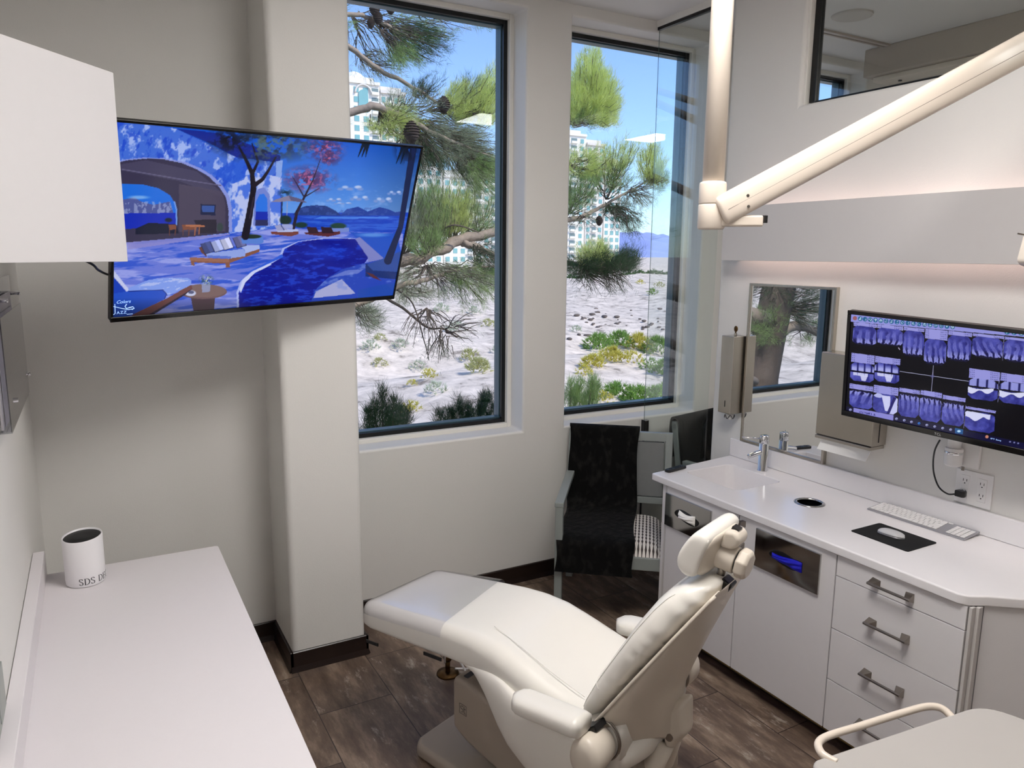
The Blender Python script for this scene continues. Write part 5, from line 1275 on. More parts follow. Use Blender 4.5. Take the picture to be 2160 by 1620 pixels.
p.line([(600,726),(1332,832)],4,(200,202,236)); p.line([(957,664),(935,942)],5,(176,176,214)); p.ell(946,778,26,22,(90,90,150),.6,.3)
p.line([(353,220),(353,262)],3,(180,180,220)); p.line([(630,250),(630,292)],3,(180,180,220)); p.line([(1712,352),(1694,608)],4,(140,140,190)); p.line([(1664,740),(1645,1058)],3,(140,140,190)); p.line([(1303,1090),(1280,1332)],3,(120,120,170))
p.line([(584,474),(596,492)],8,(200,190,220))
p.poly([(30,1100),(520,1186),(1924,1490),(2400,1580),(2400,1800),(30,1400)],(10,10,58),.85)
for h_,q_,k_,s_ in T[13:]: xray(q_,k_,s_)
for q_,k_,s_ in ((T[11][1],'low',61),(T[12][1],'implant',63)): xray(q_,k_,s_)
p.poly([(106,1116),(530,1194),(526,1252),(100,1166)],(134,132,206)); p.put(p.inside([(165,1146),(350,1182),(350,1204),(160,1166)])*(N(10,30,9)>.5),(50,50,120),.8)
for i,(cx,cy) in enumerate(((70,1136),(562,1232),(645,1248),(722,1265),(803,1281),(886,1299),(970,1315),(1055,1332),(1140,1348))):
    c={4:(40,120,210)}.get(i,(170,176,216)); p.ell(cx,cy,17,15,c,.95,.3); p.ell(cx+3,cy+3,7,6,(30,30,90),.8,.3)
p.poly([(1188,1330),(1274,1346),(1272,1400),(1186,1384)],(22,80,140)); p.ell(1229,1365,22,15,(180,214,236),1,.3)
p.ell(1528,1424,20,20,(196,130,104),1,.25)
for cx,cy in ((1775,1478),(1820,1486),(1862,1494)): p.ell(cx,cy,13,11,(150,154,200),.8,.4)
s2=p.build('x_ray_picture',mo,1.0)
mb=MB(); a0=p.local(1566,1448); 
vs,fs=text_mesh('87\u00b0F  Sunny',.0075,.0001); mb.add([V((a0.x+v.x,p.y-.0006,a0.z+v.y)) for v in vs],fs)
mb.obj('taskbar_text',TXT,s2,local=True)
mb=MB(); vs,fs=text_mesh('TCL',.0135,.0002,'CENTER',1.1); mb.add([V((v.x,-.0078,-MH/2+.006+v.y)) for v in vs],fs)
mb.obj('brand_letters',mat('silver_print',(250,250,250),.4),mo,local=True)
# monitor mount: wall plate, swivel cylinder
e=thing('monitor_mount','white wall mount with swivel cylinder behind the monitor','wall mount',(3.08,1.71,1.2))
MB().box(3.122,3.139,1.652,1.772,1.135,1.45).obj('wall_plate',WHITEP,e,bevel=.004)
MB().lathe([(.001,1.138),(.026,1.138),(.034,1.146),(.034,1.215),(.001,1.215)],(3.085,1.735,0),28).obj('swivel_cylinder',WHITEP,e,smooth=False,bevel=.002)
MB().lathe([(.0345,1.190),(.0358,1.191),(.0358,1.200),(.0345,1.201)],(3.085,1.735,0),28,cap=False).obj('chrome_band',CHROME,e,smooth=True)
MB().tube([(3.085,1.735,1.215),(3.085,1.735,1.43)],.026,20).tube([(3.085,1.735,1.42),(2.99,1.70,1.46),(2.93,1.69,1.50)],.02,16).obj('arm',WHITEP,e,smooth=True)
MB().cyl((3.10,1.70,1.125),(3.10,1.70,1.14),.006,n=12).obj('bolt',NICKEL,e)
# ------------------------------------------------------------------ outdoors
def leafmat(name,rgb,tr=.35,var=.25):
    m=bpy.data.materials.new(name); m.use_nodes=True; nt=m.node_tree; nt.nodes.clear(); L=nt.links.new
    out=nt.nodes.new('ShaderNodeOutputMaterial'); d=nt.nodes.new('ShaderNodeBsdfDiffuse'); t=nt.nodes.new('ShaderNodeBsdfTranslucent'); mx=nt.nodes.new('ShaderNodeMixShader'); mx.inputs[0].default_value=tr
    tc=nt.nodes.new('ShaderNodeTexCoord'); nz=nt.nodes.new('ShaderNodeTexNoise'); nz.inputs['Scale'].default_value=5; nz.inputs['Detail'].default_value=3
    cm=nt.nodes.new('ShaderNodeMix'); cm.data_type='RGBA'; c=srgb(rgb); cm.inputs[6].default_value=(*[x*(1-var) for x in c],1); cm.inputs[7].default_value=(*[min(1,x*(1+var*1.3)) for x in c],1)
    L(tc.outputs['Object'],nz.inputs['Vector']); L(nz.outputs['Fac'],cm.inputs[0]); L(cm.outputs[2],d.inputs[0]); L(cm.outputs[2],t.inputs[0])
    L(d.outputs[0],mx.inputs[1]); L(t.outputs[0],mx.inputs[2]); L(mx.outputs[0],out.inputs[0]); return m
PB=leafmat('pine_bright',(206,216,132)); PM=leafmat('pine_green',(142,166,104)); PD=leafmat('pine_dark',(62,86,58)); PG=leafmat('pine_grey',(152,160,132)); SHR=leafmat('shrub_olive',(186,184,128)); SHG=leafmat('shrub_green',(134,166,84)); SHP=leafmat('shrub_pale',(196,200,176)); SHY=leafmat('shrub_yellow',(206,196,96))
BARK=mat('pine_bark',(150,134,120),.9,var=.35,scale=22,bump=.5,bscale=30); BARKD=mat('pine_bark_dark',(82,70,62),.9,var=.35,scale=22,bump=.4,bscale=30)
def needle_obj(name,material,parent,P,D,nper,L0,w0,spread,rg):
    """P,D arrays of tuft points and directions; makes thin blades"""
    P=np.repeat(np.asarray(P,float),nper,0); D=np.repeat(np.asarray(D,float),nper,0); n=len(P)
    d=D+rg.normal(0,spread,(n,3)); d/=np.linalg.norm(d,axis=1)[:,None]
    b=P+rg.normal(0,.012,(n,3))+d*rg.uniform(0,.02,(n,1)); l=L0*rg.uniform(.6,1.25,(n,1))
    s=np.cross(d,rg.normal(0,1,(n,3))); s/=np.linalg.norm(s,axis=1)[:,None]
    v=np.stack([b-s*w0,b+s*w0,b+d*l],1).reshape(-1,3); off=np.array(ORG.get(parent.name,V((0,0,0)))) if parent else 0
    v=v-off; me=bpy.data.meshes.new(name); me.vertices.add(3*n); me.vertices.foreach_set('co',v.astype(np.float32).ravel())
    me.loops.add(3*n); me.loops.foreach_set('vertex_index',np.arange(3*n,dtype=np.int32)); me.polygons.add(n); me.polygons.foreach_set('loop_start',np.arange(n,dtype=np.int32)*3); me.update(calc_edges=True)
    me.materials.append(material); o=bpy.data.objects.new(name,me); COL.objects.link(o)
    if parent: o.parent=parent
    return o
pr=random.Random(21); nr=np.random.default_rng(33)
tree=thing('pine_tree','large pine tree outside whose branches cross both windows','tree',(-1.15,7.0,-5.2))
MB().tube(smoothpts([(-1.15,7.0,-5.3),(-1.2,6.95,-2),(-1.58,7.05,.4),(-1.95,7.1,2.4),(-2.05,7.2,5.2)],5),[.30]*5+[.27]*5+[.22]*5+[.17]*5+[.12],14).obj('trunk',BARKD,tree,smooth=True)
def limb(pts,rs,dark=False,start=None):
    P=[at(*p) for p in pts]
    if start: P=[V(start)]+P; rs=[rs[0]*1.25]+list(rs)
    Q=smoothpts(P,5); R=[float(np.interp(i/5,range(len(rs)),rs)) for i in range(len(Q))]
    Q=[q+V((pr.uniform(-1,1),pr.uniform(-1,1),pr.uniform(-1,1)))*r*.35 for q,r in zip(Q,R)]
    return MB().tube(Q,R,9).obj('branch',BARKD if dark else BARK,tree,smooth=True)
limb([(560,30,7.4),(735,30,7.4),(790,42,7.5),(850,70,7.6),(880,95,7.7)],[.035,.022,.020,.012,.008],start=(-2.0,7.1,3.6))
limb([(600,50,7.1),(735,100,7.2),(785,138,7.3),(850,172,7.4),(905,205,7.5),(935,226,7.6)],[.04,.026,.024,.020,.016,.010],start=(-2.0,7.1,3.2))
limb([(560,262,6.9),(740,236,7.0),(790,224,7.0),(845,246,7.1),(920,284,7.2),(990,312,7.3),(1070,345,7.4)],[.05,.036,.036,.032,.022,.014,.008],start=(-1.9,7.1,2.3))
limb([(500,590,6.8),(700,560,6.9),(845,549,7.0),(900,538,7.1),(955,512,7.2),(1055,487,7.3),(1195,466,7.6),(1250,446,7.7),(1300,418,7.8),(1340,396,7.9),(1385,372,8.0)],[.09,.07,.062,.060,.058,.045,.032,.024,.016,.010,.006],start=(-1.68,7.05,1.1))
limb([(975,514,7.2),(1015,524,7.2),(1060,545,7.2),(1130,560,7.2)],[.040,.034,.026,.014])
limb([(520,720,6.6),(760,640,6.7),(835,605,6.7),(900,590,6.8),(960,570,6.9),(1050,560,7.0)],[.05,.036,.030,.022,.014,.008],start=(-1.55,7.0,.3))
limb([(800,622,6.7),(850,650,6.6),(900,690,6.6),(935,694,6.5),(965,712,6.5)],[.016,.013,.011,.008,.005],True)
limb([(835,610,6.7),(870,640,6.6),(895,720,6.5),(905,760,6.5)],[.010,.007,.005,.003],True)
limb([(1060,560,6.9),(1195,556,6.9),(1250,568,6.9),(1300,562,6.9),(1345,545,7.0)],[.030,.028,.020,.012,.007],True)
limb([(900,538,7.1),(930,490,7.1),(960,475,7.0),(1010,490,7.0)],[.014,.010,.008,.005],True)
limb([(1195,345,7.6),(1250,360,7.6),(1290,330,7.6)],[.018,.010,.005],True)
limb([(1100,300,7.8),(1195,262,7.8),(1235,235,7.8),(1262,170,7.8)],[.030,.024,.016,.008],True)
REG=[ # cx,cy,rx,ry,Y,twigs,material,anchor,needle length,upward,tufts per twig
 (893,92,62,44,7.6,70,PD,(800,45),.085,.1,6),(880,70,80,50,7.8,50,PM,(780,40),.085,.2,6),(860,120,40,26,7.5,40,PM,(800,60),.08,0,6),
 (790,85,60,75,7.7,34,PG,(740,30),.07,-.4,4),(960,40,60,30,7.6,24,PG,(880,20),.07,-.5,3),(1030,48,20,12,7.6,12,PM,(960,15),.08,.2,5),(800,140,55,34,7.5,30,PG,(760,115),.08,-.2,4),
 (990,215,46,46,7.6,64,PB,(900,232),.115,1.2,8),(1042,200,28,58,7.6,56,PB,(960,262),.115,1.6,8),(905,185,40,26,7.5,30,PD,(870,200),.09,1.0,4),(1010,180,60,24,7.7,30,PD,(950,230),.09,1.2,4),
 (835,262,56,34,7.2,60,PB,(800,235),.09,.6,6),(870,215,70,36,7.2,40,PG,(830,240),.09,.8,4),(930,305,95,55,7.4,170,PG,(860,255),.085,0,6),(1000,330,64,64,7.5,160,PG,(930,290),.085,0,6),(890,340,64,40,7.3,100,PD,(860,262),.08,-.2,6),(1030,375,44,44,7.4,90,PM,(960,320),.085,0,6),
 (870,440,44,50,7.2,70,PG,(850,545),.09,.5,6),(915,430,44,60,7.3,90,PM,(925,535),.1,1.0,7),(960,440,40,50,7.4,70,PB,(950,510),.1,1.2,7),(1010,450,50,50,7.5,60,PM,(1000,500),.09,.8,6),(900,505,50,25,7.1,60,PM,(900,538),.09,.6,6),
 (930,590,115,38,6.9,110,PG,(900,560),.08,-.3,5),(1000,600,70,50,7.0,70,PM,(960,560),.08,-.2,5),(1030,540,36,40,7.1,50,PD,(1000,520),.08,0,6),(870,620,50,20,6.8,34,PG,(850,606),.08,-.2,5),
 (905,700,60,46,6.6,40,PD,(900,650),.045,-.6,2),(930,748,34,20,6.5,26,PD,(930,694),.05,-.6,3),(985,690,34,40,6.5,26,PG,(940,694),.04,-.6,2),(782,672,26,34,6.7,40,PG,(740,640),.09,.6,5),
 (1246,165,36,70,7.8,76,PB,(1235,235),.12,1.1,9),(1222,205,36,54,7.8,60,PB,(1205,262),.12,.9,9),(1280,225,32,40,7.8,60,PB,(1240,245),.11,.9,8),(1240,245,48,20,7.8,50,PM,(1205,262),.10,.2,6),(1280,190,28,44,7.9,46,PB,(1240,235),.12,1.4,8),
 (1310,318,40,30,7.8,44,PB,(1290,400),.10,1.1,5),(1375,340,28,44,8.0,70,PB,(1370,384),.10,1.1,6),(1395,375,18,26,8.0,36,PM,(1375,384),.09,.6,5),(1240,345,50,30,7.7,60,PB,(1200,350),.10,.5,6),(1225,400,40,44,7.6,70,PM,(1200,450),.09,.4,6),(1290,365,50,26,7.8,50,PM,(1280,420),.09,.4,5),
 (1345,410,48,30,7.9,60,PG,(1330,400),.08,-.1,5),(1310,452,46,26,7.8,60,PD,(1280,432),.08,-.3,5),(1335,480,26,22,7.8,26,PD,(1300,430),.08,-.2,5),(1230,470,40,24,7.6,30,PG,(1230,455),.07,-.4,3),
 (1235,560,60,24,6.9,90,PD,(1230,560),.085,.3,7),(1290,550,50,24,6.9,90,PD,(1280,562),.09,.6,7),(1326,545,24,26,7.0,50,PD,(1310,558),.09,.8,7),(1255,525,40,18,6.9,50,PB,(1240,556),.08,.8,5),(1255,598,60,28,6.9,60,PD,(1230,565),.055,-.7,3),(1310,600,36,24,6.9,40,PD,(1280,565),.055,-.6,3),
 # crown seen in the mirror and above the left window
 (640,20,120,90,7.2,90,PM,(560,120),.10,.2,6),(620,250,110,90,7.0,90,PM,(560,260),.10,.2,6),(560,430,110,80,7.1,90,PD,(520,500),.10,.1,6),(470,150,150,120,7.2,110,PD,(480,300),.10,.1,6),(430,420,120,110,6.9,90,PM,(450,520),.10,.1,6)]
# crown masses around the trunk, given in the place itself: centre, radii, twigs, anchor
WREG=[((-1.75,7.0,1.75),(.75,.5,.35),150,PD,(-1.75,7.1,1.6),.10,.2,6),((-2.3,6.9,1.35),(.5,.4,.3),110,PD,(-1.8,7.1,1.3),.10,.1,6),((-1.35,7.0,1.1),(.35,.4,.28),80,PM,(-1.7,7.05,1.0),.09,.2,6),((-2.6,7.0,.95),(.4,.4,.2),60,PM,(-2.3,7.0,1.05),.09,.1,6),((-1.9,7.2,2.6),(.9,.6,.5),140,PD,(-1.95,7.1,2.4),.10,.2,6)]
MB().tube(smoothpts([(-1.62,7.05,.75),(-1.85,6.98,1.02),(-2.2,6.95,1.06),(-2.7,6.9,.86),(-3.1,6.9,.6)],5),[.085]*6+[.07]*5+[.055]*5+[.04]*5,10).obj('branch',BARK,tree,smooth=True)
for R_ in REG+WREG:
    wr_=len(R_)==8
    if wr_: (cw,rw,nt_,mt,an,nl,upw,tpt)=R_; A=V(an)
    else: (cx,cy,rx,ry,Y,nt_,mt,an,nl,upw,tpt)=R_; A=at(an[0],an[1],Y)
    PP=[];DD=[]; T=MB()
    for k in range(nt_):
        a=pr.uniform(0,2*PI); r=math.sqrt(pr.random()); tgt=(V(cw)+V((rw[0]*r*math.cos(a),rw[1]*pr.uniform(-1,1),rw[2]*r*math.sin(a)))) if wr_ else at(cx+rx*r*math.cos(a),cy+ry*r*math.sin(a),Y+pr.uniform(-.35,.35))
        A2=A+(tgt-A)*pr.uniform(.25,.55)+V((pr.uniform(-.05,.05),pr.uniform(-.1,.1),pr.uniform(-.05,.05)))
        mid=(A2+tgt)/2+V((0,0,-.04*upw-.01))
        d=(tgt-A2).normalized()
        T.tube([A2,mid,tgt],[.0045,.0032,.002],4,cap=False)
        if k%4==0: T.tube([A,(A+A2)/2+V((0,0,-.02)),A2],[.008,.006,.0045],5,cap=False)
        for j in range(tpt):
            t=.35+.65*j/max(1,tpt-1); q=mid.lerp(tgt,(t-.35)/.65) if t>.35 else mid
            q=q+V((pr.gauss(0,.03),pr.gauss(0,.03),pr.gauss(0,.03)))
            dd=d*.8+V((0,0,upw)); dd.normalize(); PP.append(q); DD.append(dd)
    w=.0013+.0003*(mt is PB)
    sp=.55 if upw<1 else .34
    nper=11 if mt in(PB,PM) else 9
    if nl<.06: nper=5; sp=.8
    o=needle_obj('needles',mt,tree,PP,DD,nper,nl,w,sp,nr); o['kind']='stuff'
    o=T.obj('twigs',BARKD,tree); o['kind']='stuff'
CONE=mat('pine_cone',(64,50,44),.8,var=.4,scale=60,bump=.8,bscale=120)
for px,py,Y,s in ((790,20,7.4,.055),(824,16,7.4,.055),(797,38,7.4,.05),(782,50,7.4,.04),(936,222,7.3,.07),(868,280,6.9,.085),(1264,466,7.5,.05),(885,612,6.7,.02)):
    c=at(px,py,Y); mb=MB(); r_=[]
    for i in range(9):
        t=i/8; z=(t-.5)*2*s*1.15; r=s*math.sin(PI*(.08+.84*t))**.8
        r_+= [(r*.82,z),(r,z+s*.09)]
    mb.lathe(r_,c,14).obj('pine_cone',CONE,tree)
# young pines rising below the windows
def sapling(label,pts,Y,mt,grp):
    b=at(pts[0][0],1000,Y); e=thing('young_pine',label,'young pine',(b.x,Y,-5.2),group=grp)
    PP=[];DD=[]; T=MB()
    T.tube([(b.x,Y,-5.2),(b.x,Y,b.z)],[.05,.02],8)
    for (px,py,h,wd) in pts:
        tip=at(px,py,Y+pr.uniform(-.2,.2)); root=V((tip.x*.6+b.x*.4,tip.y,tip.z-h*1.6)); T.tube([V((b.x,Y,b.z)),root,tip],[.014,.010,.003],6)
        for k in range(26):
            t=k/25; q=root.lerp(tip,.25+.75*t); 
            for m_ in range(3): PP.append(q+V((pr.gauss(0,wd*(1.1-t)),pr.gauss(0,wd*.6),pr.gauss(0,.02)))); DD.append(V((pr.gauss(0,.25),pr.gauss(0,.25),1)).normalized())
    T.obj('stem',BARKD,e,smooth=True)
    o=needle_obj('needles',mt,e,PP,DD,12,.085,.0016,.38,nr); o['kind']='stuff'
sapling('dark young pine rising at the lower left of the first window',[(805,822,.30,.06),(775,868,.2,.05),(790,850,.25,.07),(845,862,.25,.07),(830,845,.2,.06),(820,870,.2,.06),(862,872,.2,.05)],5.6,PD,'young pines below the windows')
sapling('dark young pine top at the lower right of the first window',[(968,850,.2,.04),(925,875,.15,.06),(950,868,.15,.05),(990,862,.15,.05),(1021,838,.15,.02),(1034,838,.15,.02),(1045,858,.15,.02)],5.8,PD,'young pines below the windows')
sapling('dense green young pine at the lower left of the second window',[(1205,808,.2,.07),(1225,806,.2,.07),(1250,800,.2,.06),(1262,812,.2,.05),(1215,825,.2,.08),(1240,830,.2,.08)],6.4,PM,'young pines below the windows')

# ground
def ground_mat():
    m=bpy.data.materials.new('desert_ground'); m.use_nodes=True; nt=m.node_tree; b=nt.nodes['Principled BSDF']; L=nt.links.new
    tc=nt.nodes.new('ShaderNodeTexCoord'); a=nt.nodes.new('ShaderNodeTexNoise'); a.inputs['Scale'].default_value=.55; a.inputs['Detail'].default_value=12; a.inputs['Roughness'].default_value=.72
    r=nt.nodes.new('ShaderNodeValToRGB'); e=r.color_ramp.elements; e[0].position=.36; e[0].color=(*srgb((116,104,92)),1); e[1].position=.62; e[1].color=(*srgb((230,214,198)),1)
    k=e.new(.45); k.color=(*srgb((196,182,168)),1)
    L(tc.outputs['Object'],a.inputs['Vector']); L(a.outputs['Fac'],r.inputs[0]); L(r.outputs[0],b.inputs['Base Color']); b.inputs['Roughness'].default_value=1
    return m
def gh(x,y):
    return -5.2+.9*math.sin(x*.11+y*.05)*math.sin(y*.07+1)+.5*math.sin(x*.31+2)*math.sin(y*.23)+(.006*max(0,y-60) if y<600 else 3.2)-(1.6*math.exp(-((y-46-.12*x)/5.5)**2))
ys=[4.4]+list(np.geomspace(7,1600,90)); xs=list(np.linspace(-1,1,150))
mb=MB(); vs=[]
for y in ys:
    for q in xs:
        x=(y*.35)+q*(36+y*2.0); vs.append(V((x,y,gh(x,y)+.12*math.sin(x*1.7)*math.sin(y*1.9) if y<150 else gh(x,y))))
n=len(xs); mb.add(vs,[(j*n+i,j*n+i+1,(j+1)*n+i+1,(j+1)*n+i) for j in range(len(ys)-1) for i in range(n-1)])
o=mb.obj('desert_ground',ground_mat(),smooth=True); o['kind']='structure'
def gpt(px,py):
    """where the ground is seen at a photo pixel"""
    d=FX+RX*((px-1080)/FPX)-UX*((py-810)/FPX); t=8.0
    for _ in range(4000):
        p=CAM+d*t
        if p.z<gh(p.x,p.y): return p
        t*=1.004
    return CAM+d*t
# shrubs
def shrub(px,py,s,mt,label,grp,flat=.6):
    g=gpt(px,py); R0=s/FPX*(g-CAM).dot(FX); z0=gh(g.x,g.y)
    PP=[];DD=[]
    n=110 if s>26 else 46
    for k in range(n):
        a=pr.uniform(0,2*PI); r=math.sqrt(pr.random()); h=pr.random(); rr=r*math.sqrt(max(0,1-h*h))
        PP.append(V((g.x+R0*rr*math.cos(a),g.y+R0*rr*math.sin(a),z0+R0*flat*h*1.4))); DD.append(V((math.cos(a)*rr,math.sin(a)*rr,.9)).normalized())
    o=needle_obj('shrub',mt,None,PP,DD,9,R0*.34,R0*.030,.5,nr)
    tag(o,label,'shrub',grp); return o
G1='dry shrubs on the sandy slope'
for px,py,s,mt in ((868,870,24,SHY),(905,797,20,SHY),(1010,785,30,SHR),(990,760,26,SHR),(920,830,26,SHP),(880,780,20,SHP),(800,775,18,SHR),(780,740,22,SHP),(960,700,24,SHP),(1030,690,18,SHR),(845,735,20,SHP),(1048,745,16,SHP),(930,660,20,SHP),(1000,662,16,SHP),(870,812,12,SHY),(800,720,16,SHR),(1215,700,14,SHP),(1390,606,12,SHR),(1350,600,10,SHY),(1376,622,14,SHG)):
    shrub(px,py,s,mt,'dry shrub on the pale sandy slope seen through the windows',G1)
G2='green bushes in the second window'
for px,py,s,mt in ((1262,738,34,SHG),(1305,730,32,SHG),(1345,738,34,SHY),(1385,745,36,SHG),(1400,790,32,SHG),(1290,762,30,SHY),(1250,775,28,SHY),(1330,765,26,SHY),(1370,778,24,SHG),(1232,792,22,SHY),(1300,840,34,SHG),(1345,850,38,SHG),(1385,850,36,SHG),(1270,850,26,SHY),(1410,835,30,SHG)):
    shrub(px,py,s,mt,'green bush on low ground in the second window',G2)
ROCK=mat('dark_rock',(104,92,84),.9,var=.3,scale=3)
for i in range(60):
    px=pr.uniform(1195,1405); py=pr.gauss(688,16); g=gpt(px,py); s=pr.uniform(.10,.28)
    mb=MB(); mb.sphere((g.x,g.y,gh(g.x,g.y)+s*.2),s,8,sc=(pr.uniform(.8,1.8),pr.uniform(.8,1.3),.6)); o=mb.obj('rock',ROCK,smooth=True)
    tag(o,'small dark rock on the bank across the wash','rock','rocks on the bank')
# tree line
TG=leafmat('tree_line_green',(104,132,84))
for i,(px,py,s) in enumerate(((1330,584,14),(1348,582,15),(1362,585,12),(1376,581,16),(1392,583,14),(1408,584,13),(1316,586,12),(1204,590,14),(1222,592,12),(1030,575,16),(1050,577,14),(985,580,14))):
    c=at(px,py,190); R0=s/FPX*190*1.0; e=thing('distant_tree','round green tree in the far tree line','tree',(c.x,190,gh(c.x,190)),group='far tree line')
    PP=[];DD=[]
    for k in range(120):
        u=V((pr.gauss(0,1),pr.gauss(0,1),pr.gauss(0,1))).normalized(); PP.append(V((c.x,190,c.z+R0*.2))+V((u.x*R0,u.y*R0,u.z*R0*.75))*pr.uniform(.5,1)); DD.append(u)
    o=needle_obj('crown',TG,e,PP,DD,7,R0*.4,R0*.06,.6,nr); o['kind']='stuff'
    MB().cyl((c.x,190,gh(c.x,190)-.3),(c.x,190,c.z),R0*.07,n=6).obj('trunk',BARKD,e)
# mountains
MT=mat('mountain_haze_blue',(142,156,206),1.0,var=.12,scale=.004)  # distance haze painted into the ridge's pale blue rock colour
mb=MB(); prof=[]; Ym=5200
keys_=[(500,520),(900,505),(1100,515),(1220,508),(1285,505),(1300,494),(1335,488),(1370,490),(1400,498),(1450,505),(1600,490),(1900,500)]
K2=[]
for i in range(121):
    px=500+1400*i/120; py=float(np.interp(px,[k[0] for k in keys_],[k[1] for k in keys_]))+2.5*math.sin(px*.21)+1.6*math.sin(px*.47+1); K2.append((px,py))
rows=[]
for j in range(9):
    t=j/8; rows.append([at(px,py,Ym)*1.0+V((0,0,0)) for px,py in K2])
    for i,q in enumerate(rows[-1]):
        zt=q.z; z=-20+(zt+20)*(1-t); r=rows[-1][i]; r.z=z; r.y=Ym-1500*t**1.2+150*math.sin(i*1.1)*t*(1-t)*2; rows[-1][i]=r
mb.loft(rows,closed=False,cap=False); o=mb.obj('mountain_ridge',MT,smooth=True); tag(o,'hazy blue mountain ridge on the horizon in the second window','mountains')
# apartment towers
STUC=mat('cream_stucco',(236,230,222),.8,var=.02,scale=.1); STUC2=mat('pale_stucco',(222,214,206),.8,var=.02,scale=.1); WGL=mat('teal_window_glass',(128,176,178),.15,var=.15,scale=.3); BALC=mat('balcony_shade',(120,138,140),.6,var=.1); WFR=mat('white_stone_trim',(244,240,234),.7)
def tower(label,px0,px1,pyt,Y,D=22,cols=4,floors=18,balc=None,mt=STUC,dome=False,grp=None,skip=()):
    a=at(px0,pyt,Y); b=at(px1,pyt,Y); z0=gh(a.x,Y)-1; zt=(a.z+b.z)/2
    e=thing('apartment_tower',label,'apartment tower',((a.x+b.x)/2,Y+D/2,z0),group=grp)
    W=b.x-a.x
    MB().box(a.x,b.x,Y,Y+D,z0,zt).box(a.x-.05,b.x+.05,Y-.6,Y+D+.4,zt-.5,zt+.5).box(a.x+W*.08,b.x-W*.08,Y+2,Y+D-2,zt+.5,zt+2.2).obj('wall',mt,e)
    fh=3.15; nfl=min(floors,int((zt-z0-3)/fh)); proto=None; pb=None; cw=W/cols; cnt=0
    for f in range(nfl):
        zz=zt-2.6-f*fh
        for c in range(cols):
            xc=a.x+cw*(c+.5)
            if balc is not None and c in balc:
                if pb is None:
                    pb=MB().box(-cw*.40,cw*.40,-.9,.0,-1.15,-.95).box(-cw*.40,cw*.40,-.95,-.85,-1.15,-.2).obj('balcony',WFR,e,local=True)
                    pv=MB().box(-cw*.36,cw*.36,-.05,.0,-1.0,1.1).obj('balcony_door',BALC,e,local=True); o,o2=pb,pv
                else:
                    o=pb.copy(); COL.objects.link(o); o2=pv.copy(); COL.objects.link(o2)
                o.location=(xc-(a.x+b.x)/2,-D/2,zz-z0); o2.location=(xc-(a.x+b.x)/2,-D/2,zz-z0); cnt+=1
            else:
                if proto is None:
                    ww=min(.85,cw*.28)
                    proto=MB().box(-ww,ww,-.12,.0,-.85,.95).obj('window',WGL,e,local=True); o=proto
                else: o=proto.copy(); COL.objects.link(o)
                o.location=(xc-(a.x+b.x)/2,-D/2,zz-z0); cnt+=1
        if cnt>=96: break
    return e,a,b,zt
Yb=285
tower('cream apartment tower at the left edge of the second window, tallest of its group',1150,1237,282,Yb,cols=5,balc=(3,))
tower('cream apartment tower block behind the pine in the second window, stepped lower',1238,1276,305,Yb,cols=3,balc=(1,),mt=STUC2)
tower('lowest right wing of the apartment tower group in the second window',1277,1312,345,Yb,cols=3)
tower('middle apartment tower seen through pine needles in the first window',935,1000,372,Yb-20,cols=4,balc=(3,),mt=STUC)
tower('right apartment tower behind the pine boughs in the first window',1002,1066,352,Yb-20,cols=4,balc=(0,2),mt=STUC2)
tower('low apartment block behind the television edge in the first window',858,933,330,Yb-20,cols=4,mt=STUC)
e,a,b,zt=tower('cream domed tower with arched window at upper left of the first window',700,800,172,Yb-24,cols=5,balc=(4,))
tower('stepped wing right of the domed tower in the first window',802,855,196,Yb-24,cols=4,balc=(1,),mt=STUC2)
c=at(766,172,Yb-24)
MB().lathe([(4.6,zt+.5),(4.5,zt+2),(3.7,zt+3.6),(2.1,zt+4.9),(.3,zt+5.5)],(c.x,Yb-14,0),24).obj('dome',WFR,e,smooth=True)
aw=at(766,200,Yb-24); AW=[]
for i in range(13): an=PI*i/12; AW.append((1.7*math.cos(an),1.7*math.sin(an)))
pa=[(1.7,-4.6)]+AW+[(-1.7,-4.6)]; yy=Yb-24
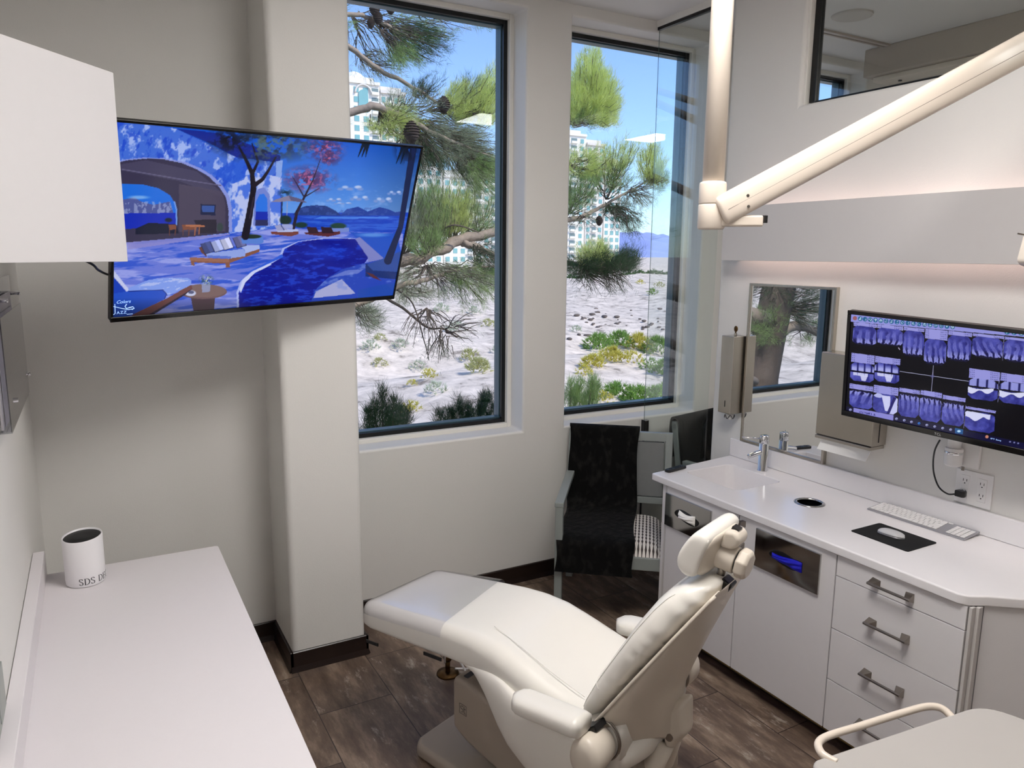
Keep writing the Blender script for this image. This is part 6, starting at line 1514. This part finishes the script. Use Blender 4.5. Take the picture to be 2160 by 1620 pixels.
o=MB().add([V((aw.x+u,yy-.3,aw.z+v)) for u,v in pa]+[V((aw.x+u,yy,aw.z+v)) for u,v in pa],[tuple(range(15)),tuple(range(15,30))]+[(i,(i+1)%15,(i+1)%15+15,i+15) for i in range(15)]).obj('arched_window',WGL,e)
MB().tube([V((aw.x+2.9*math.cos(PI*i/16),yy-.3,aw.z+.4+2.9*math.sin(PI*i/16))) for i in range(17)],.35,8).obj('arch_moulding',STUC2,e,smooth=True)
# ------------------------------------------------------------------ light
sun=bpy.data.lights.new('sun','SUN'); sun.energy=4.2; sun.angle=.009; sun.color=(1.0,.94,.86)
so=bpy.data.objects.new('sun',sun); COL.objects.link(so)
so.rotation_euler=V((-.50,.50,-.72)).to_track_quat('-Z','Y').to_euler()
w=bpy.data.worlds.new('sky'); scn.world=w; w.use_nodes=True; nt=w.node_tree
sk=nt.nodes.new('ShaderNodeTexSky'); sk.sky_type='NISHITA'; sk.sun_disc=False; sk.sun_elevation=math.radians(46); sk.sun_rotation=math.radians(135); sk.air_density=1.0; sk.dust_density=.6; sk.ozone_density=1.2; sk.altitude=600
hs=nt.nodes.new('ShaderNodeHueSaturation'); hs.inputs['Saturation'].default_value=.95; hs.inputs['Hue'].default_value=.51; tm=nt.nodes.new('ShaderNodeMix'); tm.data_type='RGBA'; tm.blend_type='MULTIPLY'; tm.inputs[0].default_value=1.0; tm.inputs[7].default_value=(.76,.93,1.18,1)
nt.links.new(sk.outputs[0],hs.inputs['Color']); nt.links.new(hs.outputs[0],tm.inputs[6]); nt.links.new(tm.outputs[2],nt.nodes['Background'].inputs[0]); nt.nodes['Background'].inputs[1].default_value=.235
vs_=scn.view_settings; vs_.view_transform='Standard'; vs_.look='None'; vs_.gamma=1.0; vs_.use_curve_mapping=False; vs_.exposure=0.0
scn.cycles.max_bounces=6; scn.cycles.diffuse_bounces=4; scn.cycles.glossy_bounces=4; scn.cycles.transparent_max_bounces=10; scn.cycles.use_adaptive_sampling=True; scn.cycles.adaptive_threshold=.07; scn.cycles.use_denoising=True; scn.cycles.sample_clamp_indirect=6.0
